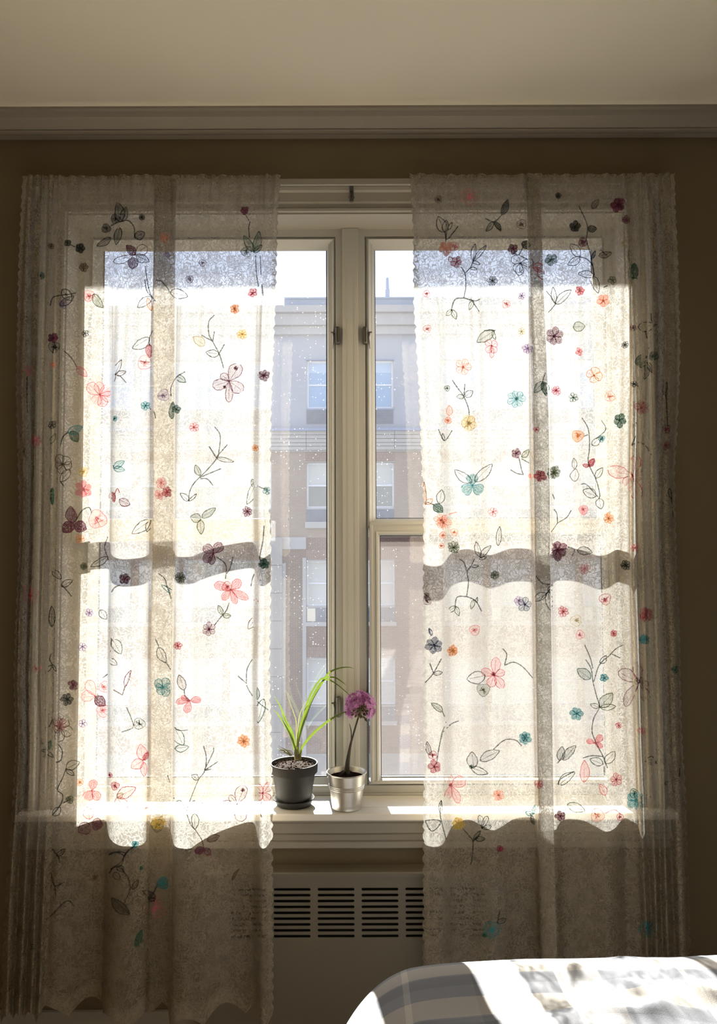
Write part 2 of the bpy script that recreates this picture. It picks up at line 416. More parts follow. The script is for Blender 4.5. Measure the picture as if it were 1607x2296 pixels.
# ------------------------------------------------------------------ mesh helpers
class MB:
    def __init__(s):
        s.v, s.f, s.mi = [], [], []
        s.mat = 0
    def vert(s, p):
        s.v.append(tuple(p)); return len(s.v) - 1
    def face(s, idx):
        s.f.append(tuple(idx)); s.mi.append(s.mat)
    def box(s, x0, x1, y0, y1, z0, z1, ch=0.0):
        x0, x1 = min(x0, x1), max(x0, x1); y0, y1 = min(y0, y1), max(y0, y1); z0, z1 = min(z0, z1), max(z0, z1)
        if ch <= 0:
            b = len(s.v)
            for z in (z0, z1):
                for x, y in ((x0, y0), (x1, y0), (x1, y1), (x0, y1)):
                    s.v.append((x, y, z))
            for q in ((3, 2, 1, 0), (4, 5, 6, 7), (0, 1, 5, 4), (1, 2, 6, 5), (2, 3, 7, 6), (3, 0, 4, 7)):
                s.face([b + i for i in q])
            return
        bm = bmesh.new()
        bmesh.ops.create_cube(bm, size=1)
        for v in bm.verts:
            v.co = Vector(((x0 + x1) / 2 + v.co.x * (x1 - x0), (y0 + y1) / 2 + v.co.y * (y1 - y0), (z0 + z1) / 2 + v.co.z * (z1 - z0)))
        bmesh.ops.bevel(bm, geom=bm.edges[:], offset=ch, segments=2, affect='EDGES', profile=0.5)
        s.bm(bm); bm.free()
    def bm(s, bm):
        b = len(s.v); bm.verts.ensure_lookup_table(); bm.verts.index_update()
        for v in bm.verts: s.v.append(tuple(v.co))
        for f in bm.faces: s.face([b + v.index for v in f.verts])
    def lathe(s, prof, cx, cy, cz, n=48, cap=False):
        b = len(s.v)
        for r, z in prof:
            for k in range(n):
                a = 2 * PI * k / n
                s.v.append((cx + r * math.cos(a), cy + r * math.sin(a), cz + z))
        for i in range(len(prof) - 1):
            for k in range(n):
                k2 = (k + 1) % n
                s.face((b + i * n + k, b + i * n + k2, b + (i + 1) * n + k2, b + (i + 1) * n + k))
        if cap:
            s.face([b + (len(prof) - 1) * n + k for k in range(n)])
            s.face([b + k for k in reversed(range(n))])
    def tube(s, pts, radii, n=8, cap=True):
        pts = [Vector(p) for p in pts]
        b = len(s.v)
        up = Vector((0, -1, 0))
        for i, p in enumerate(pts):
            t = (pts[min(i + 1, len(pts) - 1)] - pts[max(i - 1, 0)]).normalized()
            a = t.cross(up)
            if a.length < 1e-3: a = t.cross(Vector((1, 0, 0)))
            a.normalize(); c = a.cross(t)
            r = radii[i] if hasattr(radii, '__len__') else radii
            for k in range(n):
                an = 2 * PI * k / n
                s.v.append(tuple(p + a * (r * math.cos(an)) + c * (r * math.sin(an))))
        for i in range(len(pts) - 1):
            for k in range(n):
                k2 = (k + 1) % n
                s.face((b + i * n + k, b + i * n + k2, b + (i + 1) * n + k2, b + (i + 1) * n + k))
        if cap:
            s.face([b + k for k in reversed(range(n))])
            e = b + (len(pts) - 1) * n
            s.face([e + k for k in range(n)])
    def ring(s, x0, x1, z0, z1, prof, closed_profile=False):
        """mitred rectangular frame; prof = [(inset, Y), ...] swept around the rectangle"""
        b = len(s.v)
        for d, y in prof:
            for x, z in ((x0 + d, z0 + d), (x1 - d, z0 + d), (x1 - d, z1 - d), (x0 + d, z1 - d)):
                s.v.append((x, y, z))
        m = len(prof)
        for i in range(m if closed_profile else m - 1):
            j = (i + 1) % m
            for k in range(4):
                k2 = (k + 1) % 4
                s.face((b + i * 4 + k, b + i * 4 + k2, b + j * 4 + k2, b + j * 4 + k))
    def sweep(s, path, prof):
        """path: list of (point, side vector) ; prof: (side offset, Y) closed -- used for casings"""
        b = len(s.v); m = len(prof)
        for (p, sd) in path:
            for d, y in prof:
                s.v.append((p[0] + sd[0] * d, y, p[1] + sd[1] * d))
        for i in range(len(path) - 1):
            for k in range(m):
                k2 = (k + 1) % m
                s.face((b + i * m + k, b + i * m + k2, b + (i + 1) * m + k2, b + (i + 1) * m + k))
        s.face([b + k for k in range(m)]); s.face([b + (len(path) - 1) * m + k for k in reversed(range(m))])
    def extrude_x(s, prof, x0, x1):
        """prof: closed list of (y, z)"""
        b = len(s.v); m = len(prof)
        for x in (x0, x1):
            for y, z in prof: s.v.append((x, y, z))
        for k in range(m):
            k2 = (k + 1) % m
            s.face((b + k, b + k2, b + m + k2, b + m + k))
        s.face([b + k for k in reversed(range(m))]); s.face([b + m + k for k in range(m)])
    def build(s, name, mats, parent=None, smooth=False, origin=None, fix=True):
        me = bpy.data.meshes.new(name)
        o3 = Vector(origin) if origin is not None else Vector((0, 0, 0))
        me.from_pydata([tuple(Vector(v) - o3) for v in s.v], [], s.f)
        for m_ in (mats if isinstance(mats, (list, tuple)) else [mats]): me.materials.append(m_)
        if max(s.mi, default=0) > 0: me.polygons.foreach_set('material_index', s.mi)
        if smooth: me.polygons.foreach_set('use_smooth', [True] * len(me.polygons))
        me.update()
        if fix:
            bm = bmesh.new(); bm.from_mesh(me)
            bmesh.ops.recalc_face_normals(bm, faces=bm.faces[:]); bm.to_mesh(me); bm.free()
        if smooth == 'auto':
            me.set_sharp_from_angle(angle=math.radians(40))
        o = bpy.data.objects.new(name, me); COL.objects.link(o)
        o.location = o3
        if parent is not None: put(o, parent)
        return o

def put(o, parent):
    o.parent = parent
    o.matrix_parent_inverse = Matrix.Translation(-Vector(parent_world(parent)))

def parent_world(p):
    v = Vector((0, 0, 0)); q = p
    while q is not None:
        v += q.location + (q.matrix_parent_inverse.translation if q.parent else Vector((0, 0, 0)))
        q = q.parent
    return v

def thing(name, label=None, cat=None, loc=(0, 0, 0), group=None, kind=None):
    o = bpy.data.objects.new(name, None); COL.objects.link(o)
    o.location = loc; o.empty_display_size = 0.05
    tag(o, label, cat, group, kind)
    return o

def tag(o, label=None, cat=None, group=None, kind=None):
    for k, v in (('label', label), ('category', cat), ('group', group), ('kind', kind)):
        if v: o[k] = v
    return o

def struct(o):
    o['kind'] = 'structure'; return o

def catmull(pts, n):
    pts = [Vector(p) for p in pts]
    if len(pts) == 2:
        return [pts[0].lerp(pts[1], i / n) for i in range(n + 1)]
    P = [pts[0] * 2 - pts[1]] + pts + [pts[-1] * 2 - pts[-2]]
    out = []
    for i in range(1, len(P) - 2):
        a, b, c, d = P[i - 1], P[i], P[i + 1], P[i + 2]
        for k in range(n):
            t = k / n
            out.append(0.5 * ((2 * b) + (c - a) * t + (2 * a - 5 * b + 4 * c - d) * t * t + (3 * b - a - 3 * c + d) * t ** 3))
    out.append(pts[-1])
    return out

# ------------------------------------------------------------------ room
XL, XR, YB, ZC = -1.55, 1.62, -3.35, 0.0
T_OUT = 0.165                               # outer face of the wall
Z_CROWN_T = zof(238, -0.075)
ZC = Z_CROWN_T + 0.002
OX0, OX1 = xof(138, 0), xof(1415, 0)        # opening in the wall
OZ1 = zof(477, 0)
SILL_Y = -0.052
SILL_T = zof(1825, SILL_Y)
OZ0 = SILL_T - 0.02

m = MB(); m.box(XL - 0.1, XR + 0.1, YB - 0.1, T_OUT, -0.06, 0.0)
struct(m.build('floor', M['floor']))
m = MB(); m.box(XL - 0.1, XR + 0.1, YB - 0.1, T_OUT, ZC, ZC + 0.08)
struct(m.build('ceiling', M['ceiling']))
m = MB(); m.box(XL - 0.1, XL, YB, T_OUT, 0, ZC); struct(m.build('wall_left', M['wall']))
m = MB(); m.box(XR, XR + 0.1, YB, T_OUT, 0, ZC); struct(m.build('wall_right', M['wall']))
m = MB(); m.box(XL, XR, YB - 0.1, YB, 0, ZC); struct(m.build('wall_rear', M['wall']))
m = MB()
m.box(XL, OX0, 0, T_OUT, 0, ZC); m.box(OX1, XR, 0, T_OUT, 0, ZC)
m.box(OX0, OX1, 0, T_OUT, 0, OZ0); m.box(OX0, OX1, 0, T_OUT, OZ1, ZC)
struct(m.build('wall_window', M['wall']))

# crown moulding
zc = ZC
za = zof(246, -0.068); zb = zof(284, -0.045); zd = zof(302, -0.020)
prof = [(0, zc), (-0.075, zc), (-0.075, zc - 0.006), (-0.066, zc - 0.007), (-0.064, za), (-0.058, za - 0.012), (-0.047, (za + zb) / 2), (-0.036, zb + 0.004),
        (-0.030, zb), (-0.034, zb - 0.001), (-0.033, zb - 0.006), (-0.020, zd + 0.004), (-0.020, zd), (0, zd)]
m = MB(); m.extrude_x(prof, XL, XR); struct(m.build('trim_crown', M['crown'], smooth='auto'))
def side_crown(nm, xw, s):
    mm = MB(); n = len(prof)
    pts = [[(xw + s * (-y), YB, z) for y, z in prof], [(xw + s * (-y), -0.0, z) for y, z in prof]]
    b = 0
    for row in pts: mm.v.extend(row)
    for k in range(n): mm.face((k, (k + 1) % n, n + (k + 1) % n, n + k))
    struct(mm.build(nm, M['crown'], smooth='auto'))
side_crown('trim_crown_left', XL, 1); side_crown('trim_crown_right', XR, -1)
m = MB(); m.box(XL, XR, -0.014, 0, 0, 0.11, 0.003); struct(m.build('baseboard_window', M['trim']))

# window casing on the wall (three mitred sides), sill and apron
CW = zof(417, -0.02) - OZ1
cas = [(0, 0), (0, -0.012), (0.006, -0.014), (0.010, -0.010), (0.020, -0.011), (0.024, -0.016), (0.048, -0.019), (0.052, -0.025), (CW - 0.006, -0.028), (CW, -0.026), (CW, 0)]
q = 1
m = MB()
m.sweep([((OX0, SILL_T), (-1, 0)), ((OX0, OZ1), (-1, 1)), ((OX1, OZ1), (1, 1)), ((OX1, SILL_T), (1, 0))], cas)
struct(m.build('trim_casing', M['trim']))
# reveal lining
m = MB()
m.box(OX0, OX0 + 0.004, 0, 0.10, SILL_T, OZ1); m.box(OX1 - 0.004, OX1, 0, 0.10, SILL_T, OZ1); m.box(OX0, OX1, 0, 0.10, OZ1 - 0.004, OZ1)
struct(m.build('trim_reveal', M['trim']))
SX0, SX1 = OX0 - CW - 0.02, OX1 + CW + 0.02
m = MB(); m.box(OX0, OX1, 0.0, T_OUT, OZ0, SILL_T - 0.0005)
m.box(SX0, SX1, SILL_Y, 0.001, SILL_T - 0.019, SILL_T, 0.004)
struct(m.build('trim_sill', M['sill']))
ap = zof(1840, -0.03); ap2 = zof(1904, -0.02)
prof2 = [(0, ap + 0.01), (-0.030, ap + 0.01), (-0.030, ap - 0.004), (-0.022, ap - 0.010), (-0.022, zof(1868, -0.022)), (-0.018, zof(1869, -0.02)), (-0.022, zof(1872, -0.022)), (-0.020, zof(1884, -0.02)), (-0.015, zof(1886, -0.02)), (-0.019, zof(1889, -0.02)), (-0.019, ap2 + 0.003), (-0.016, ap2), (0, ap2)]
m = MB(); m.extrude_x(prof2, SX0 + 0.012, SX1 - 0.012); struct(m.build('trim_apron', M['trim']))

# ------------------------------------------------------------------ windows
FY = 0.100                                  # room face of the frames
GY = 0.135
PX0, PX1 = xof(768, FY - 0.012), xof(804.5, FY - 0.012)      # centre post
PZ1 = zof(505, FY - 0.012)
FB = zof(1790, FY)                                         # frame bottom on the sill
m = MB()
m.box(PX0, PX1, FY - 0.014, T_OUT, SILL_T, OZ1 - 0.004, 0.002)
m.box(PX0 + 0.012, PX0 + 0.0135, FY - 0.0148, FY - 0.013, SILL_T, OZ1 - 0.006)
m.box(PX1 - 0.0135, PX1 - 0.012, FY - 0.0148, FY - 0.013, SILL_T, OZ1 - 0.006)
struct(m.build('trim_mullion', M['vinyl']))

def pane_obj(x0, x1, z0, z1, y, parent, nm='pane', mat='glass'):
    mm = MB(); mm.box(x0, x1, y, y + 0.003, z0, z1)
    return mm.build(nm, M[mat], parent)

def handle(px, py, y, side, parent, h=0.050):
    X, Z = xof(px, y, py), zof(py, y)
    mm = MB(); mm.box(X - 0.0065, X + 0.0065, y - 0.020, y, Z - h / 2, Z + h / 2, 0.004)
    ho = mm.build('handle', M['steel'], parent)
    mm = MB(); mm.box(X - 0.0045, X - 0.0015, y - 0.0225, y - 0.019, Z - h / 2 + 0.004, Z + h / 2 - 0.006, 0.0008)
    mm.box(X + 0.0015, X + 0.0045, y - 0.0225, y - 0.019, Z - h / 2 + 0.004, Z + h / 2 - 0.006, 0.0008)
    mm.build('grip', M['steel'], ho)
    mm = MB()
    xs = X + side * 0.014
    mm.tube([(X + side * 0.004, y - 0.008, Z + 0.010), (xs + side * 0.006, y - 0.010, Z + 0.010)], 0.0022, 8)
    mm.tube([(xs, y - 0.010, Z + 0.010), (xs - side * 0.003, y - 0.011, Z - 0.006), (xs - side * 0.001, y - 0.011, Z - 0.026), (xs, y - 0.010, Z - 0.038)], [0.0022, 0.0016, 0.0013, 0.001], 8)
    mm.build('latch_pin', M['steel'], ho)

# left window: one tall sash
WZ1 = OZ1 - 0.004
gx0 = xof(230, GY); gx1 = xof(734, GY); gzt = zof(561, GY); gzb = zof(1744, GY)
w1 = thing('window_1', loc=(OX0, FY, FB), kind='structure')
m = MB()
fx0, fx1 = OX0 + 0.004, PX0
pr = lambda d0, d1: None
sx1 = xof(750, FY)          # outer edge of the sash stile on the post side
m.ring(fx0, fx1, SILL_T, WZ1, [(0, T_OUT), (0, FY), (0.020, FY), (0.020, FY + 0.016), (0.026, FY + 0.016), (0.026, T_OUT)])
m.box(fx0 + 0.001, fx1 - 0.001, FY - 0.002, T_OUT, SILL_T, zof(1757, FY) - 0.004, 0.0015); m.box(fx0 + 0.001, fx1 - 0.001, FY - 0.007, FY, SILL_T, SILL_T + 0.006, 0.0015)
m.build('frame', M['vinyl'], w1)
sz1 = zof(541, FY); sz0 = zof(1756, FY)
m = MB()
m.ring(fx0 + 0.020, fx1 - 0.0225, zof(1757, FY) - 0.024, WZ1 - 0.018, [(0, FY + 0.02), (0, FY + 0.004), (0.012, FY + 0.004), (0.014, FY + 0.010), (0.017, FY + 0.010), (0.018, T_OUT - 0.012), (0, T_OUT - 0.012)], True)
m.ring(gx0 - 0.030, gx1 + 0.022, gzb - 0.018, gzt + 0.020, [(0, FY + 0.026), (0, FY - 0.002), (0.004, FY - 0.004), (0.022, FY + 0.028), (0.022, GY), (0.0215, GY + 0.001), (0.012, GY + 0.004), (0.010, T_OUT - 0.01), (0, T_OUT - 0.01)], True)
m.build('sash', M['vinyl'], w1)
m = MB(); m.ring(gx0 - 0.0075, gx1 - 0.0005, gzb + 0.004, gzt - 0.002 + 0.004, [(0, GY - 0.002), (0.003, GY - 0.003), (0.003, GY)])
m.build('gasket', M['black'], w1)
pane_obj(gx0 - 0.012, gx1 + 0.006, gzb - 0.003, gzt + 0.006, GY, w1)
handle(757, 755, FY, -1, w1); handle(759, 1583, FY, -1, w1, 0.056)

# right window: fixed light above, screened sash below
hx0 = xof(842, GY); hx1 = xof(1331, GY); hz0 = zof(1164, GY)
w2 = thing('window_2', loc=(PX1, FY, FB), kind='structure')
m = MB()
fx0, fx1 = PX1, OX1 - 0.004
m.ring(fx0, fx1, SILL_T, WZ1, [(0, T_OUT), (0, FY), (0.020, FY), (0.020, FY + 0.016), (0.026, FY + 0.016), (0.026, T_OUT)])
m.box(fx0 + 0.001, fx1 - 0.001, FY - 0.002, T_OUT, SILL_T, zof(1757, FY) - 0.004, 0.0015); m.box(fx0 + 0.001, fx1 - 0.001, FY - 0.007, FY, SILL_T, SILL_T + 0.006, 0.0015)
m.build('frame', M['vinyl'], w2)
m = MB()
m.ring(fx0 + 0.0225, fx1 - 0.020, zof(1172, FY) - 0.014, WZ1 - 0.018, [(0, FY + 0.02), (0, FY + 0.004), (0.012, FY + 0.004), (0.014, FY + 0.010), (0.017, FY + 0.010), (0.018, T_OUT - 0.012), (0, T_OUT - 0.012)], True)
m.ring(hx0 - 0.022, hx1 + 0.030, hz0 - 0.022, gzt + 0.020, [(0, FY + 0.026), (0, FY - 0.002), (0.004, FY - 0.004), (0.022, FY + 0.028), (0.022, GY), (0.0215, GY + 0.001), (0.012, GY + 0.004), (0.010, T_OUT - 0.01), (0, T_OUT - 0.01)], True)
m.build('upper_sash', M['vinyl'], w2)
m = MB(); m.ring(hx0, hx1 + 0.0075, hz0 + 0.001, gzt + 0.002, [(0, GY - 0.002), (0.002, GY - 0.003), (0.002, GY)])
m.build('gasket', M['black'], w2)
pane_obj(hx0 - 0.006, hx1 + 0.012, hz0 - 0.006, gzt + 0.006, GY, w2)
handle(818, 755, FY, 1, w2)
LY = FY - 0.012
lx0 = xof(828, LY); lx1 = fx1 - 0.012; lzt = zof(1170, LY); lzb = zof(1758, LY)
ix0 = xof(851, LY + 0.02); izt = zof(1201, LY + 0.02); izb = zof(1742, LY + 0.02); ix1 = xof(1345, LY + 0.02)
m = MB()
ins = ix0 - lx0
m.box(lx0, ix0 - 0.010, LY, T_OUT - 0.015, lzb, lzt); m.box(ix1 + 0.010, lx1, LY, T_OUT - 0.015, lzb, lzt)
m.box(ix0 - 0.010, ix1 + 0.010, LY, T_OUT + 0.03, izt + 0.010, lzt); m.box(ix0 - 0.010, ix1 + 0.010, LY, LY + 0.028, lzb, izb - 0.010); m.box(ix0 - 0.010, ix1 + 0.010, LY + 0.028, T_OUT - 0.015, lzb, izb - 0.024)  # top rail extended outward to thicken the shadow band it casts
m.ring(lx0 + 0.001, lx1 - 0.001, lzb + 0.001, lzt - 0.001, [(0, LY + 0.01), (0, LY - 0.004), (0.006, LY - 0.005), (0.009, LY - 0.001), (0.009, LY + 0.01)])
m.ring(ix0 - 0.011, ix1 + 0.011, izb - 0.011, izt + 0.011, [(0, LY + 0.01), (0, LY - 0.003), (0.006, LY - 0.001), (0.011, LY + 0.018), (0.011, LY + 0.027), (0.0, LY + 0.029)])
m.build('lower_sash', M['vinyl'], w2)
m = MB(); m.ring(ix0 - 0.001, ix1 + 0.001, izb - 0.001, izt + 0.001, [(0, LY + 0.019), (0.0025, LY + 0.018), (0.0025, LY + 0.025)])
m.build('gasket', M['black'], w2)
pane_obj(ix0 - 0.004, ix1 + 0.004, izb - 0.004, izt + 0.004, LY + 0.026, w2)
pane_obj(ix0 - 0.004, ix1 + 0.004, izb - 0.004, izt + 0.004, LY + 0.052, w2, 'insect_screen', 'screen')
handle(823, 1572, FY - 0.001, 1, w2, 0.05)

# bar added behind the left curtain to cast the shadow band on its lace
gbx0, gbx1 = OX0 + 0.004, xof(607, 0.07)
gbz0, gbz1 = zof(1212, 0.07), zof(1162, 0.07)
m = MB(); m.box(gbx0, gbx1, 0.060, 0.078, gbz0, gbz1, 0.003)
m.box(gbx0, gbx0 + 0.085, 0.056, 0.082, gbz0 - 0.004, gbz1 + 0.004, 0.003)
m.build('added_shadow_bar', M['vinyl'], w1)

# unseen slab added to shade the curtain tops, with our own outer wall
TS = -SUN_DIR.z / -SUN_DIR.y
SHADE_Y = 1.40
SHADE_Z = zof(645, -0.085) + (SHADE_Y + 0.085) * TS
m = MB(); m.box(-2.0, 2.0, T_OUT - 0.02, SHADE_Y, SHADE_Z, SHADE_Z + 0.16, 0.004)
struct(m.build('added_shade_slab', M['stone']))
m = MB(); m.box(-2.6, 2.6, T_OUT - 0.10, T_OUT, ZC + 0.08, SHADE_Z + 0.8)
struct(m.build('wall_outer', M['stone']))

# ------------------------------------------------------------------ curtain rod
ROD_Y = -0.092
rz0, rz1 = zof(415.5, ROD_Y), zof(401, ROD_Y)
RX0, RX1 = xof(56, ROD_Y), xof(1506, ROD_Y)
rod = thing('curtain_rod', 'white flat curtain rod above the window threaded through both lace headers', 'curtain rod', (0, ROD_Y, rz0))
m = MB()
m.box(RX0, RX1, ROD_Y - 0.004, ROD_Y + 0.004, rz0, rz1, 0.003)
m.box(RX0, RX0 + 0.008, ROD_Y, 0.0, rz0 + 0.001, rz1 - 0.001, 0.002); m.box(RX1 - 0.008, RX1, ROD_Y, 0.0, rz0 + 0.001, rz1 - 0.001, 0.002)
m.build('rail', M['trim'], rod)
m = MB()
bx = xof(790, -0.05)
bz0, bz1 = zof(453, -0.03), zof(420, -0.05)
m.box(bx - 0.006, bx + 0.006, -0.034, -0.026, bz0, bz1 + 0.012, 0.002)
m.box(bx - 0.005, bx + 0.005, ROD_Y + 0.003, -0.030, bz1 - 0.003, bz1 + 0.003, 0.001)
m.tube([(bx, -0.034, bz0 + 0.006), (bx, -0.040, bz0 + 0.006)], 0.003, 10)
m.tube([(bx, -0.034, bz0 + 0.020), (bx, -0.038, bz0 + 0.020)], 0.0028, 10)
m.box(bx - 0.008, bx + 0.008, -0.032, -0.0265, bz0 + 0.012, bz0 + 0.015, 0.001)
m.build('support_bracket', M['steel'], rod)

# ------------------------------------------------------------------ curtains
YBK, YFW = -0.058, -0.145                     # rearmost and foremost cloth
ZT = zof(397, ROD_Y)
ZB = zof(2279, -0.11)
CH = ZT - ZB

def amp(t):
    a = min(1.0, max(0.0, t / 0.42)); a = a * a * (3 - 2 * a)
    return 0.16 * min(1.0, t / 0.05) + 0.84 * a

def make_curtain(name, label, pts, inner, outer, flat_w, seed):
    """pts: plan of the cloth as (pixel x at mid height, how far forward 0..1) in order along the cloth, folding back over itself in the pleats.
    inner / outer: how the two side edges run down the photograph [(py, px), ...]."""
    Pm = [Vector((xof(px, YBK + (YFW - YBK) * f, 1250), f, 0)) for px, f in pts]
    dense = catmull(Pm, 14)
    X = np.array([p.x for p in dense]); Fw = np.array([p.y for p in dense])
    yy = YBK + (YFW - YBK) * Fw
    s = np.concatenate([[0], np.cumsum(np.hypot(np.diff(X), np.diff(yy)))])
    n = 560
    sn = np.linspace(0, s[-1], n)
    Xn = np.interp(sn, s, X); Fn = np.interp(sn, s, Fw)
    rows = 230
    t = np.linspace(0, 1, rows)
    xa, xb = X[0], X[-1]
    def edge(tab, base):
        out = []
        for tt in t:
            z = ZT - CH * tt
            # pixel row of this height near the cloth plane
            py = np.interp(-z, [-ZT, -ZB], [397, 2279])
            px = np.interp(py, [a for a, _ in tab], [b for _, b in tab])
            out.append(at(px, py, -0.105).x - base)
        return np.array(out)
    da, db = edge(inner, xa), edge(outer, xb)
    u = (Xn - xa) / (xb - xa)
    rng = np.random.RandomState(seed)
    A = np.array([amp(v) for v in t])
    ph = rng.uniform(0, 6.28, 6)
    gath = np.zeros(n)
    for k in range(6):
        gath += np.sin(sn / s[-1] * (110 + 37 * k) + ph[k]) / 6
    Vx = np.zeros((rows, n)); Vy = np.zeros((rows, n)); Vz = np.zeros((rows, n))
    hem = np.zeros((rows, n))
    for r in range(rows):
        tt = t[r]; z = ZT - CH * tt
        x = Xn + da[r] * np.clip(1 - u, -0.2, 1.2) ** 3 + db[r] * np.clip(u, -0.2, 1.2) ** 3
        wob = 0.0035 * np.sin(tt * 9 + sn * 17 + ph[0]) + 0.002 * np.sin(tt * 21 + sn * 31 + ph[1])
        y0 = ROD_Y - 0.012
        f = Fn * (1 + 0.06 * np.sin(tt * 7 + sn * 6 + ph[2]))
        y = (YBK + (YFW - YBK) * f)
        yt = y0 - 0.006 * gath * 1.6 + (Fn - 0.4) * -0.006
        a = A[r]
        y = y * a + yt * (1 - a) + wob * min(1, tt * 5)
        # fine scallops on both side edges and at the hem
        for end, sg in ((0, -1), (n - 1, 1)):
            dist = np.abs(sn - sn[end])
            k = np.clip(1 - dist / 0.022, 0, 1)
            sgx = sg if xb > xa else -sg
            x += sgx * k * 0.0065 * (np.abs(math.sin(PI * (z + 0.003 * math.sin(z * 40)) / 0.0265)) - 0.6)
            hem[r] = np.maximum(hem[r], np.clip(1 - dist / 0.020, 0, 1) ** 0.5)
        kz = np.clip((tt - 0.93) / 0.07, 0, 1)
        sc = np.abs(np.sin(PI * sn / 0.105 + ph[3]))
        z2 = z + kz * (-0.016 + 0.036 * sc)
        hem[r] = np.maximum(hem[r], np.clip((tt - 0.975) / 0.01, 0, 1))
        Vx[r], Vy[r], Vz[r] = x, y, z2
    verts = np.stack([Vx, Vy, Vz], -1).reshape(-1, 3)
    idx = np.arange(rows * n).reshape(rows, n)
    q = np.stack([idx[:-1, :-1], idx[1:, :-1], idx[1:, 1:], idx[:-1, 1:]], -1).reshape(-1, 4)
    me = bpy.data.meshes.new(name)
    me.from_pydata(verts.tolist(), [], q.tolist())
    me.materials.append(M['lace'])
    uvl = me.uv_layers.new(name='cloth')
    uvv = np.stack([np.broadcast_to(sn, (rows, n)), np.broadcast_to((ZT - CH * t)[:, None], (rows, n))], -1).reshape(-1, 2)
    li = np.zeros(len(me.loops), dtype=np.int32); me.loops.foreach_get('vertex_index', li)
    uvl.data.foreach_set('uv', uvv[li].astype(np.float32).ravel())
    at_ = me.attributes.new('hem', 'FLOAT', 'POINT'); at_.data.foreach_set('value', hem.astype(np.float32).ravel())
    me.polygons.foreach_set('use_smooth', [True] * len(me.polygons))
    me.update()
    root = thing(name, label, 'curtain', ((xa + xb) / 2, ROD_Y, ZB))
    o = bpy.data.objects.new('lace_panel', me); COL.objects.link(o); put(o, root)
    # folded-over rod pocket: a second layer behind, with a scalloped lower edge
    k0 = int(rows * 0.0)
    zp = [ZT - 0.001 - 0.062 * i / 6 for i in range(7)]
    mm = []; uvp = []
    for i, z in enumerate(zp):
        tt = (ZT - z) / CH
        r = min(rows - 1, int(tt * (rows - 1)))
        for c in range(n):
            zz = z - (0.008 * abs(math.sin(PI * sn[c] / 0.034 + ph[4])) if i == 6 else 0)
            loop = max(0.0, 1 - abs(z - (ZT - 0.016)) / 0.022)
            mm.append((float(Vx[r, c]), float(Vy[r, c]) + 0.004 + 0.018 * loop, zz)); uvp.append((sn[c], zz + 3.3))
    mp = bpy.data.meshes.new('rod_pocket')
    ii = np.arange(7 * n).reshape(7, n)
    qp = np.stack([ii[:-1, :-1], ii[1:, :-1], ii[1:, 1:], ii[:-1, 1:]], -1).reshape(-1, 4)
    mp.from_pydata(mm, [], qp.tolist()); mp.materials.append(M['lace_pocket'])
    ul = mp.uv_layers.new(name='cloth')
    li = np.zeros(len(mp.loops), dtype=np.int32); mp.loops.foreach_get('vertex_index', li)
    ul.data.foreach_set('uv', np.array(uvp, dtype=np.float32)[li].ravel())
    mp.polygons.foreach_set('use_smooth', [True] * len(mp.polygons)); mp.update()
    po = bpy.data.objects.new('rod_pocket', mp); COL.objects.link(po); put(po, root)
    tree = BVHTree.FromPolygons([tuple(v) for v in verts.tolist()], [tuple(f) for f in q.tolist()])
    return root, tree

LP = [(34, .55), (44, .95), (56, .35), (70, .9), (82, .35), (94, .85), (103, .45), (112, .75), (124, .45), (142, .5), (180, .28), (214, .10), (238, .05), (246, .15), (251, .75), (272, 1.0), (308, .98), (328, .86), (338, .60),
      (345, .12), (386, .00), (392, .04), (386, .10), (346, .14), (342, .20), (348, .26), (382, .34), (389, .55), (396, .92), (414, 1.0), (432, .97), (448, .80), (475, .55), (505, .34), (535, .20), (558, .13), (571, .20), (577, .55), (583, .90), (593, .97), (602, .85), (610, .72)]
RP = [(947, .86), (955, .95), (972, 1.0), (988, .92), (998, .66), (1010, .30), (1030, .12), (1050, .10), (1075, .30), (1097, .46), (1116, .34), (1140, .10), (1165, .02), (1188, .08), (1194, .30), (1200, .75), (1224, .98), (1232, 1.0),
      (1228, .90), (1205, .70), (1199, .60), (1205, .50), (1232, .42), (1239, .25), (1248, .10), (1268, .08), (1295, .16), (1320, .35), (1341, .50), (1360, .40), (1380, .10), (1396, .2), (1410, .35), (1419, .75), (1429, .35), (1440, .75), (1452, .35), (1464, .75), (1478, .35), (1490, .88), (1502, .92), (1512, .6)]
curt_l, tree_l = make_curtain('lace_curtain', 'sheer embroidered lace curtain left of the gap, with dark plastic plant pot beside its edge', LP,
    [(397, 50), (600, 42), (900, 36), (1100, 40), (1250, 40), (1400, 34), (1550, 31), (1700, 36), (1850, 28), (2000, 18), (2279, 3)],
    [(397, 628), (500, 622), (700, 617), (950, 608), (1180, 606), (1300, 610), (1540, 606), (1700, 610), (1850, 612), (2279, 613)], 0, 3)
curt_r, tree_r = make_curtain('lace_curtain', 'sheer embroidered lace curtain right of the gap, hanging behind the bed', RP,
    [(397, 919), (550, 926), (700, 927), (880, 937), (1050, 943), (1170, 948), (1300, 947), (1500, 946), (1700, 949), (1900, 947), (2279, 946)],
    [(397, 1511), (470, 1513), (600, 1520), (800, 1524), (900, 1522), (1000, 1517), (1100, 1510), (1300, 1512), (1450, 1520), (1600, 1524), (1700, 1528), (1800, 1535), (1950, 1540), (2150, 1549), (2279, 1553)], 0, 9)

